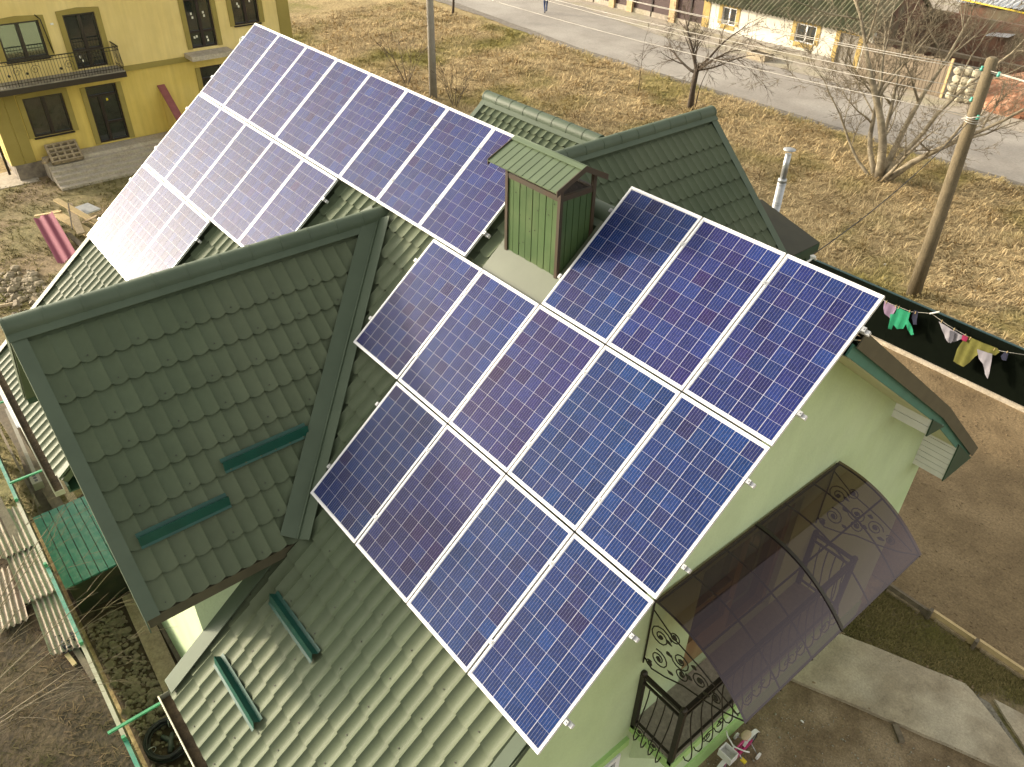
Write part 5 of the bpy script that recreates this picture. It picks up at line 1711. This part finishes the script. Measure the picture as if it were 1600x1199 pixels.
wheel(1.13)
wheel(.45, bx0, .18)
m = MB()
m.tube([(bx0, 1.13, RW), (bx0, .82, .20), (bx0, .60, .44), (bx0, .88, .50), (bx0, .82, .20)], .018, 8); m.tube([(bx0, 1.13, RW), (bx0, .88, .50)], .014, 8); m.tube([(bx0, .58, .52), (bx0, .45, RW)], .018, 8)
m.build('frame', M['pink'], bike)
m = MB(); m.obox((bx0 + .02, .76, .12), (.02, 0, 0), (0, .38, .02), (0, 0, .12)); m.build('chain_guard', M['pink'], bike)
m = MB(); m.tube([(bx0, .88, .48), (bx0, .88, .60)], .012, 8); m.blob((bx0, .90, .62), (.07, .11, .035), 2, 2, jit=.05); m.build('saddle', M['beige'], bike)
m = MB(); m.tube([(bx0 - .22, .66, .70), (bx0 - .16, .60, .72), (bx0, .57, .66), (bx0 + .16, .60, .72), (bx0 + .22, .66, .70)], .012, 8); m.tube([(bx0, .58, .50), (bx0, .57, .66)], .014, 8); m.build('handlebar', M['white'], bike)
for y, c in ((1.13, M['rubber']), (.45, M['white'])):
    m = MB()
    pts = []
    for i in range(9):
        a = R(20 + 140 * i / 8); pts.append((bx0, y + math.cos(a) * (RW + .02), RW + math.sin(a) * (RW + .02)))
    for p, q in zip(pts[:-1], pts[1:]): m.beam(p, q, .07, .008, up=(p[0] * 0, 0, 1))
    m.build('mudguard', M['white'], bike)
m = MB(); m.box((bx0 - .12, .36, .50), (bx0 + .12, .54, .51)); 
for a, b in (((-.12, .36), (.12, .37)), ((-.12, .53), (.12, .54)), ((-.12, .37), (-.11, .53)), ((.11, .37), (.12, .53))): m.box((bx0 + a[0], a[1], .51), (bx0 + b[0], b[1], .66))
m.build('basket', M['white'], bike)
for sx in (-1, 1):
    m = MB(); m.tube([(bx0, 1.13, RW), (bx0 + sx * .2, 1.10, .07)], .007, 5); m.build('stabiliser_arm', M['zinc'], bike)
    MB().disc((bx0 + sx * .22, 1.10, .065), (1, 0, 0), .062, .03, 16).build('stabiliser_wheel', M['white'], bike)
MB().tube([(bx0 + .10, .82, .12), (bx0 + .05, .82, .16), (bx0 - .05, .82, .24), (bx0 - .10, .82, .28)], .01, 6).build('crank', M['zinc'], bike)
MB().box((bx0 + .08, .79, .10), (bx0 + .17, .85, .13)).build('pedal', M['ysticker'], bike)

# ================================================================== POLES AND WIRES
wp = thing('wooden_utility_pole', 'weathered leaning wooden utility pole behind the dark fence', 'pole', (-5.94, 17.21, 0))
PT = Vector((-6.12, 17.2, 7.12))
MB().tube([(-5.94, 17.21, -.1), (-6.0, 17.2, 2.5), (-6.07, 17.2, 5), PT, PT + Vector((0, 0, .05))], [.21, .19, .17, .145, .09], 14).build('shaft', M['pole_wood'], wp)
INS = []
for k, (dz, dx) in enumerate(((-.25, -.14), (-.30, .32), (-1.05, -.12), (-1.45, .20))):
    c = PT + Vector((dx, -.10, dz))
    m = MB(); m.tube([PT + Vector((0, 0, dz - .06)), c + Vector((0, 0, -.05))], .012, 5); m.build('bracket', M['iron'], wp)
    MB().tube([c + Vector((0, 0, -.06)), c + Vector((0, 0, -.02)), c + Vector((0, 0, .0)), c + Vector((0, 0, .06))], [.03, .05, .03, .035], 10).build('insulator', M['insul'], wp)
    INS.append(c)
m = MB()
for z in (5.50, 5.56, 5.62): m.ring((-6.09, 17.2, z), (0.1, 0, 1), .18, .012, 18, 5)
m.tube([(-6.3, 17.05, 5.55), (-5.75, 17.05, 5.75)], .014, 5)
m.build('wire_band', M['wire'], wp)


def sag(a, b, s, n=18):
    a, b = Vector(a), Vector(b)
    return [a.lerp(b, i / n) - Vector((0, 0, s * 4 * (i / n) * (1 - i / n))) for i in range(n + 1)]


far = [Vector((-52, 19.4, 7.2)), Vector((-52, 20.0, 7.1)), Vector((-52, 19.4, 6.4)), Vector((-52, 20.1, 6.3)), Vector((-52, 19.7, 5.5))]
WN = ['highest', 'second', 'third', 'fourth', 'lowest']
st_ = [INS[0], INS[1], INS[2] + Vector((0, 0, .25)), INS[2], INS[3]]
for k in range(5):
    MB().tube(sag(st_[k], far[k], .75), .009, 4).build('overhead_wire', M['wire'], label='%s overhead wire running left from the wooden pole' % WN[k], cat='wire', group='overhead wires along the road')
    if k < 2: MB().tube(sag(st_[k], (22, 16.4, 7.0), .4), .009, 4).build('overhead_wire', M['wire'], label='%s overhead wire running right from the wooden pole' % ('upper', 'lower')[k], cat='wire', group='overhead wires along the road')
MB().tube(sag((-6.1, 17.1, 5.5), (-4.33, 6.9, 5.38), .25), .012, 5).build('service_cable', M['cable'], label='dark service cable from the wooden pole to the rear porch', cat='cable')
hk = MB().tube([(-4.36, 6.55, 5.36), (-4.30, 6.7, 5.30), (-4.28, 6.85, 5.34), (-4.26, 6.95, 5.40), (-4.24, 7.0, 5.32)], .022, 6); hk.blob((-4.27, 6.92, 5.40), (.06, .06, .05), 3, 1, jit=.2)
hk.build('cable_anchor', M['white'], label='white cable anchor on the rear porch fascia', cat='anchor')
cp = thing('concrete_pole', 'slim grey concrete pole rising behind the far solar panels', 'pole', (-31.33, 16.7, 0))
MB().tube([(-31.33, 16.7, -.1), (-31.30, 16.7, 3), (-31.25, 16.7, 8.5)], [.20, .18, .14], 12).build('shaft', M['pole_conc'], cp)
MB().box((-31.6, 16.65, 8.2), (-30.9, 16.75, 8.3)).build('cross_arm', M['pole_conc'], cp)


# ================================================================== TREES
class Tree:
    def __init__(s, seed, mn=.004): s.r = random.Random(seed); s.t = MB(); s.c = MB(); s.mn = mn

    def limb(s, p, d, L, r, lvl, maxl, kids, spread=.7, droop=0.0, seg=5, wander=.16, tip=.35, lift=.0, ksc=.62):
        rr = s.r
        p, d = Vector(p), Vector(d).normalized()
        pts, rad = [p.copy()], [r]
        q = p.copy()
        for i in range(seg):
            d = (d + Vector((rr.uniform(-1, 1), rr.uniform(-1, 1), rr.uniform(-1, 1))) * wander + Vector((0, 0, lift - droop))).normalized()
            q = q + d * (L / seg)
            pts.append(q.copy()); rad.append(r * (1 - (1 - tip) * (i + 1) / seg))
        (s.t if lvl <= 1 else s.c).tube(pts, rad, (9, 7, 5, 4, 3, 3)[min(lvl, 5)], cap=lvl < 2)
        if lvl >= maxl: return
        n = kids[min(lvl, len(kids) - 1)]
        for k in range(n):
            f = rr.uniform(.28, 1.0) if k else 1.0
            i = min(seg - 1, int(f * seg)); pos = pts[i].lerp(pts[i + 1], f * seg - i) if f < 1 else pts[-1]
            dd = (pts[i + 1] - pts[i]).normalized()
            a = dd.orthogonal().normalized(); b = dd.cross(a); an = rr.uniform(0, 6.28)
            side = a * math.cos(an) + b * math.sin(an)
            ang = rr.uniform(.45, 1.0) * spread * (1.0 if f < 1 else .6)
            nd = dd * math.cos(ang) + side * math.sin(ang)
            rn = rad[i] * rr.uniform(.42, .62)
            s.limb(pos, nd, L * ksc * rr.uniform(.6, 1.15), max(rn, s.mn), lvl + 1, maxl, kids, spread, droop, max(3, seg - 1), wander * 1.1, tip, lift, ksc)

    def done(s, name, loc, label, mt, mc, cat='tree', group=None):
        t = thing(name, label, cat, loc, group)
        if s.t.v: s.t.build('trunk', M[mt], t)
        if s.c.v: s.c.build('crown', M[mc], t)


T = Tree(4, .008)
b0 = Vector((-22.36, 26.0, 0))
T.t.tube([b0 - Vector((0, 0, .1)), b0 + Vector((-.02, 0, 1.0)), b0 + Vector((.05, 0, 2.0))], [.17, .13, .12], 9)
for tgt, r_ in (((-22.9, 26.1, 4.2), .085), ((-25.0, 25.7, 2.6), .075), ((-20.7, 26.3, 4.7), .07), ((-19.9, 26.0, 3.3), .065), ((-23.6, 27.2, 3.6), .05), ((-21.2, 24.6, 3.2), .05), ((-24.2, 26.9, 3.4), .045), ((-19.6, 26.8, 2.9), .05)):
    s0 = b0 + Vector((.05, 0, T.r.uniform(1.75, 2.0)))
    dv = Vector(tgt) - s0
    T.limb(s0, dv, dv.length * .95, r_, 1, 4, (5, 8, 7, 5), .95, .02, 7, .16, .25, 0, .52)
T.done('bare_tree', b0, 'small bare fruit tree with spreading dark limbs at the roadside', 'bark_dark', 'twig')
T = Tree(15)
T.limb((-22.45, 26.5, 0), (.05, 0, 1), 2.2, .03, 1, 3, (4, 4), .7, 0, 5)
T.done('sapling', (-22.45, 26.5, 0), 'thin stem growing close beside the dark fruit tree', 'bark_dark', 'twig')
T = Tree(6, .010)
T.limb((-25.9, 26.0, 0), (0, 0, 1), 2.6, .025, 1, 3, (9, 5), .9, 0, 6, .05, .25, 0, .38)
T.done('sapling', (-25.9, 26.0, 0), 'slim bare sapling left of the dark fruit tree', 'bark_dark', 'twig')
T = Tree(7, .008)
b0 = Vector((-11.66, 25.14, 0))
for (dx, dy, dz, L_, r_) in ((-.07, .1, 1, 7.4, .26), (.02, .5, 1, 6.6, .20), (-.62, .1, .95, 5.6, .17), (.62, .1, .75, 6.4, .20), (.32, .35, 1, 7.0, .16), (-.28, .45, 1, 6.4, .15), (.5, -.2, .8, 3.4, .12), (-.95, -.1, .72, 4.6, .10)):
    T.limb(b0 + Vector((dx * .25, dy * .25, -.05)), (dx, dy, dz), L_, r_ * .74, 0, 4, (8, 7, 6, 4), .95, -.012, 9, .15, .20, .015, .50)
T.done('walnut_tree', b0, 'large bare pale-barked tree with many stems beside the road', 'bark_pale', 'twig_pale')
for (x, y, h, n, sd, lb) in ((-34.2, 17.0, 1.9, 9, 8, 'leafless bush behind the top row of far panels'), (-29.6, 16.8, 1.5, 8, 9, 'small leafless bush right of the concrete pole')):
    T = Tree(sd, .009)
    for k in range(n):
        a = k / n * 6.28
        T.limb((x + .06 * math.cos(a), y + .06 * math.sin(a), 0), (math.cos(a) * .45, math.sin(a) * .45, 1), h, .018, 2, 4, (3, 5, 4), .7, 0, 5, .12, .3, 0, .5)
    T.done('bush', (x, y, 0), lb, 'twig', 'twig', 'bush')
T = Tree(10, .014)
T.limb((-46.0, 28.65, 0), (.1, 0, 1), 3.4, .10, 0, 3, (7, 5, 4), .9, 0, 6)
T.done('bare_tree', (-46.0, 28.65, 0), 'small dark bare tree at the top edge beside the road', 'bark_dark', 'twig')
# whippy branches reaching in from the lower left
T = Tree(12)
b0 = Vector((-6.6, -9.6, 0))
T.t.tube([b0 - Vector((0, 0, .1)), b0 + Vector((0, .1, 1.0)), b0 + Vector((.1, .2, 1.7))], [.14, .11, .09], 9)
s0 = b0 + Vector((.08, .18, 1.6))
for tgt in ((-9.0, -6.9, 2.6), (-8.3, -6.7, 3.2), (-8.0, -7.3, 2.4), (-6.9, -6.7, 2.6), (-6.6, -6.35, 3.3), (-5.9, -6.9, 2.5), (-5.6, -6.8, 3.0), (-7.4, -7.2, 2.9), (-9.6, -7.7, 2.8), (-5.2, -7.4, 2.3), (-7.8, -6.5, 3.8)):
    dv = Vector(tgt) - s0
    T.limb(s0, dv + Vector((0, 0, .4)), dv.length * 1.02, .019, 2, 4, (2, 2, 5, 3), .55, .03, 8, .07, .30, 0, .40)
T.done('bare_tree', b0, 'thin pale branches of a bare tree reaching in over the lower left fence', 'bark_dark', 'twig_pale')
# brushy thicket behind the gate
for k, (x, y, lb) in enumerate(((-18.3, 40.6, 'brown leafless thicket behind the wooden gate'), (-21.5, 44.5, 'tangled leafless bush behind the cottage end'), (-15.6, 42.0, 'leafless bush behind the rubble stones'))):
    T = Tree(50 + k, .016)
    for q in range(9):
        a = q / 9 * 6.28
        T.limb((x + .2 * math.cos(a), y + .2 * math.sin(a), 0), (math.cos(a) * .5, math.sin(a) * .5, 1), 2.6, .03, 2, 4, (4, 5, 4), .8, 0, 5, .14, .3, 0, .5)
    T.done('thicket', (x, y, 0), lb, 'twig', 'twig', 'bush')

# ================================================================== FAR SIDE OF THE ROAD
ff = thing('street_fence', 'dark maroon fence panels between tan brick pillars across the road', 'fence', (-41, 40.0, 0))
for x in (-45.5, -41.5, -39.7, -35.7): 
    m = MB(); m.box((x - .26, 39.75, 0), (x + .26, 40.25, 2.3)); m.box((x - .31, 39.70, 2.3), (x + .31, 40.3, 2.4)); m.build('pillar', M['cream_brick'], ff)
MB().box((-52, 39.9, 0), (-33.0, 40.1, .35)).build('base_wall', M['pavement'], ff)
for a, b in ((-52, -45.76), (-45.24, -41.76), (-41.24, -39.96), (-39.44, -35.96), (-35.44, -33.0)):
    MB().box((a, 39.97, .35), (b, 40.03, 1.95)).build('fence_panel', M['maroon_fence'], ff)
    if b - a > 2: MB().box(((a + b) / 2 - .06, 39.90, 0), ((a + b) / 2 + .06, 39.965, 2.0)).build('post', M['frame_brown'], ff)

cot = thing('cottage', 'low cream cottage with mossy corrugated roof and ochre window trims', 'house', (-27, 42, 0))
CF = 39.7
CH = [(-31.45, -30.35, .72, 1.75), (-25.88, -24.5, .72, 1.75), (-22.92, -21.72, .02, 1.75)]
m = MB()
xs_ = sorted({-32.9, -20.9} | {h[0] for h in CH} | {h[1] for h in CH})
for a, b in zip(xs_[:-1], xs_[1:]):
    z = 0
    for h in CH:
        if h[0] <= a + 1e-6 and h[1] >= b - 1e-6:
            if h[2] > 0: m.box((a, CF, 0), (b, CF + .3, h[2]))
            z = h[3]
    m.box((a, CF, z), (b, CF + .3, 2.05))
m.build('front_wall', M['cream'], cot)
MB().box((-32.9, CF + .3, 0), (-32.6, CF + 6.5, 2.05)).build('side_wall', M['cream'], cot)
m = MB(); m.prism([(-20.9, CF + .3, 0), (-20.9, CF + 6.5, 0), (-20.9, CF + 6.5, 2.05), (-20.9, CF + 3.2, 4.2), (-20.9, CF + .3, 2.05)], (-.3, 0, 0)); m.build('gable_wall', M['brickwall'], cot)
MB().box((-32.95, CF - .05, 0), (-23.1, CF - .001, .28)).build('plinth', M['pole_conc'], cot)
for k, h in enumerate(CH):
    w = MB().box((h[0], CF + .10, h[2]), (h[1], CF + .12, h[3])).build('window' if k < 2 else 'door', M['glass_dark'] if k < 2 else M['pole_conc'], cot)
    m = MB()
    for (a, b) in (((h[0], h[2]), (h[0] + .07, h[3])), ((h[1] - .07, h[2]), (h[1], h[3])), ((h[0] + .07, h[3] - .07), (h[1] - .07, h[3])), ((h[0] + .07, h[2]), (h[1] - .07, h[2] + .06)), (((h[0] + h[1]) / 2 - .05, h[2] + .06), ((h[0] + h[1]) / 2 + .05, h[3] - .07))):
        m.box((a[0], CF + .04, a[1]), (b[0], CF + .099, b[1]))
    m.build('frame', M['upvc'] if k < 2 else M['pole_conc'], w)
    m = MB()
    m.box((h[0] - .28, CF - .03, h[2]), (h[0], CF - .001, h[3] + .14)); m.box((h[1], CF - .03, h[2]), (h[1] + .28, CF - .001, h[3] + .14)); m.box((h[0], CF - .03, h[3]), (h[1], CF - .001, h[3] + .14))
    if k < 2: m.box((h[0], CF - .03, h[2] - .28), (h[1], CF - .001, h[2]))
    m.build('trim', M['ochre'], w)
MB().box((-33.0, CF - .035, .28), (-32.45, CF - .002, 2.0)).build('corner_trim', M['ochre'], cot)
# corrugated cottage roof: sheets side by side
for q in range(11):
    x0 = -33.2 + q * 1.13
    for s_ in (0, 1):
        o = Vector((x0, CF - .45, 1.93)) if s_ == 0 else Vector((x0, CF + 7.0, 1.93))
        ay = Vector((0, 3.75, 2.37)) if s_ == 0 else Vector((0, -3.70, 2.37))
        m = MB(); K = 48
        n = Vector((1, 0, 0)).cross(ay).normalized()
        if n.z < 0: n = -n
        vs = []
        for j in range(2):
            for i in range(K + 1): vs.append(o + Vector((1.16 * i / K, 0, 0)) + ay * j + n * (.07 * math.cos(2 * math.pi * i / 12) + .012 * (q % 2)))
        m.add(vs, [(i, i + 1, K + 2 + i, K + 1 + i) for i in range(K)], 0, True)
        m.build('roof_sheet', M['mossroof'], cot)

gate = thing('wooden_gate', 'faded plank gate between the cottage and the rubble stones', 'gate', (-17, 38.2, 0))
gy = 38.25
gx = -20.6
k = 0
while gx < -15.7:
    MB().box((gx, gy + .004 * (k % 2), .06), (gx + .17, gy + .035, 1.85 + .03 * ((k * 7) % 3))).build('plank', M['gatewood'], gate)
    gx += .19; k += 1
for z in (.4, 1.5): MB().box((-20.6, gy + .04, z), (-15.7, gy + .09, z + .10)).build('rail', M['gatewood'], gate)
MB().box((-15.72, gy - .02, 0), (-15.6, gy + .10, 2.0)).build('post', M['fresh_wood'], gate)
rr = random.Random(61)
SL = ['left', 'middle', 'right']
k = 0
for z in range(4):
    for q in range(3):
        c = (-15.25 + q * .45 + rr.uniform(-.08, .08), 38.4 + rr.uniform(-.15, .15), .25 + z * .42)
        MB().blob(c, (.27, .25, .23), k, 2, jit=.12).build('rubble_stone', M['rubble'], label='%s stone in course %s of the pale rubble stack beside the gate' % (SL[q], ['one', 'two', 'three', 'four'][z]), cat='stone', group='rubble stones beside the gate')
        k += 1
# brick heap
rr = random.Random(62)
bm_ = MB()
for q in range(520):
    a, r_ = rr.uniform(0, 6.28), rr.random() ** .6
    x, y = -12.3 + 2.6 * r_ * math.cos(a), 41.5 + 3.6 * r_ * math.sin(a)
    z = 1.5 * (1 - r_) + rr.uniform(0, .12)
    an = rr.uniform(0, 3.14); u = Vector((math.cos(an), math.sin(an), rr.uniform(-.4, .4))).normalized(); v = u.orthogonal().normalized()
    bm_.obox((x, y, z), u * .25, v * .12, u.cross(v) * .065)
bm_.blob((-12.3, 41.5, 0), (2.7, 3.6, 1.35), 2, 3, jit=.05)
bm_.build('brick_heap', M['brick'], label='heap of broken orange bricks at the right edge across the road', cat='brick heap', kind='stuff')
# old wall and sheds behind
m = MB(); m.box((-21.5, 46.0, 0), (-9.5, 46.3, 2.6)); m.build('brick_wall', M['brickwall'], label='old brown brick wall behind the bare tree', cat='wall')
corrugated('tin_roof', (-21.0, 49.0, 2.7), (6.5, 0, .3), (0, 5.0, 1.0), 20, .03, M['zincsheet'], 'grey tin roof at the top edge behind the brick wall', 'roof', None, 3)
MB().box((-20.8, 49.4, 0), (-14.8, 53.5, 2.6)).build('shed', M['brickwall'], label='low brown shed under the grey tin roof', cat='shed')
MB().tube([(-20.5, 47.6, 3.1), (-14.0, 47.4, 2.9)], .05, 8).build('gas_pipe', M['yellow_pipe'], label='yellow pipe running above the old brick wall', cat='pipe')
m = MB(); m.obox((-17.2, 45.2, 1.9), (1.2, .2, .1), (.1, .6, .1), (0, 0, .03)); m.build('tin_sheet', M['zincsheet'], label='pale tin sheet lying on the thicket', cat='sheet')
m = MB(); m.beam((-20.5, 38.9, 2.0), (-12.0, 43.5, 1.1), .35, .18); m.build('fallen_log', M['timber_old'], label='long grey log lying over the gate and rubble stones', cat='log')
# planter on the far kerb
pl = thing('planter', 'square concrete planter on the pavement in front of the cottage', 'planter', (-26.1, 36.7, 0))
m = MB()
for a, b in (((-26.8, 36.4, .04), (-25.5, 36.5, .42)), ((-26.8, 37.2, .04), (-25.5, 37.3, .42)), ((-26.8, 36.5, .04), (-26.7, 37.2, .42)), ((-25.6, 36.5, .04), (-25.5, 37.2, .42))): m.box(a, b)
m.build('tub', M['concrete'], pl)
MB().box((-26.7, 36.5, .04), (-25.6, 37.2, .36)).build('earth', M['litter'], pl)

# blue car half hidden at the right edge
car = thing('parked_car', 'bright blue car parked at the right edge behind the branches', 'car', (-18.3, 56.4, 0))
prof = [(0, .35), (.05, .75), (.9, .92), (1.5, 1.42), (2.9, 1.45), (3.6, .98), (4.1, .85), (4.2, .4), (3.9, .28), (.3, .28)]
m = MB(); m.prism([(-20.0 + a, 55.6, b) for a, b in prof], (0, 1.65, 0)); m.build('body', M['carblue'], car)
m = MB(); m.prism([(-18.98, 55.585, .98), (-18.45, 55.585, 1.36), (-17.15, 55.585, 1.38), (-16.6, 55.585, 1.0)], (0, .012, 0)); m.build('side_window', M['glass_dark'], car)
for x in (-19.2, -16.7):
    for y in (55.68, 57.15):
        w = MB().tube([(x, y - .1, .32), (x, y + .1, .32)], .32, 18, smooth=False).build('wheel', M['rubber'], car)
        MB().disc((x, y, .32), (0, 1, 0), .19, .215, 14).build('rim', M['zinc'], w)
for y in (55.75, 56.9): MB().box((-20.02, y, .6), (-19.95, y + .25, .74)).build('headlight', M['upvc'], car)


# ================================================================== PEDESTRIAN
def person(loc, yaw):
    root = thing('person', 'person in dark jacket and blue jeans walking along the road', 'person', loc)
    J = {'pel': (0, 0, .95), 'spine': (0, .02, 1.18), 'chest': (0, .02, 1.38), 'neck': (0, .03, 1.52), 'head': (0, .05, 1.62), 'crown': (0, .05, 1.73),
         'lhip': (.10, 0, .90), 'lknee': (.11, .20, .52), 'lank': (.11, .16, .12), 'ltoe': (.12, .33, .05),
         'rhip': (-.10, 0, .90), 'rknee': (-.11, -.04, .50), 'rank': (-.11, -.34, .14), 'rtoe': (-.12, -.22, .03),
         'lsh': (.19, .02, 1.42), 'lel': (.24, -.12, 1.16), 'lwr': (.23, -.10, .92), 'lha': (.23, -.07, .82),
         'rsh': (-.19, .02, 1.42), 'rel': (-.24, .10, 1.15), 'rwr': (-.22, .28, .98), 'rha': (-.21, .34, .90)}
    Rd = {'pel': .145, 'spine': .14, 'chest': .165, 'neck': .06, 'head': .095, 'crown': .07, 'lhip': .10, 'lknee': .068, 'lank': .048, 'ltoe': .04, 'rhip': .10, 'rknee': .068, 'rank': .048, 'rtoe': .04,
          'lsh': .075, 'lel': .055, 'lwr': .042, 'lha': .045, 'rsh': .075, 'rel': .055, 'rwr': .042, 'rha': .045}
    E_ = [('pel', 'spine'), ('spine', 'chest'), ('chest', 'neck'), ('neck', 'head'), ('head', 'crown'), ('pel', 'lhip'), ('lhip', 'lknee'), ('lknee', 'lank'), ('lank', 'ltoe'), ('pel', 'rhip'), ('rhip', 'rknee'), ('rknee', 'rank'), ('rank', 'rtoe'),
          ('chest', 'lsh'), ('lsh', 'lel'), ('lel', 'lwr'), ('lwr', 'lha'), ('chest', 'rsh'), ('rsh', 'rel'), ('rel', 'rwr'), ('rwr', 'rha')]
    names = list(J)
    me = bpy.data.meshes.new('body')
    me.from_pydata([J[n] for n in names], [(names.index(a), names.index(b)) for a, b in E_], [])
    o = bpy.data.objects.new('body', me); COL.objects.link(o)
    sk = o.modifiers.new('skin', 'SKIN'); sk.use_smooth_shade = True
    for i, n in enumerate(names):
        me.skin_vertices[0].data[i].radius = (Rd[n], Rd[n] * .85 if n in ('chest', 'spine', 'pel') else Rd[n]); me.skin_vertices[0].data[i].use_root = (n == 'pel')
    ss = o.modifiers.new('sub', 'SUBSURF'); ss.levels = 2; ss.render_levels = 2
    dg = bpy.context.evaluated_depsgraph_get()
    em = bpy.data.meshes.new_from_object(o.evaluated_get(dg))
    o.modifiers.clear(); o.data = em
    em.materials.clear()
    for k in ('denim', 'jacket', 'skin', 'hair', 'rubber'): em.materials.append(M[k])
    for p in em.polygons:
        c = p.center
        p.material_index = 0 if c.z < .95 else 1
        if c.z < .11: p.material_index = 4
        if c.z > 1.50: p.material_index = 3 if (c.z > 1.68 or c.y < .02) else 2
        if abs(c.x) > .19 and c.z < .93 and c.z > .75: p.material_index = 2
        if abs(c.x) > .17 and c.z >= .93: p.material_index = 1
        p.use_smooth = True
    o.parent = root; root.rotation_euler = (0, 0, yaw)
    return root


person((-42.95, 34.6, .022), R(60))
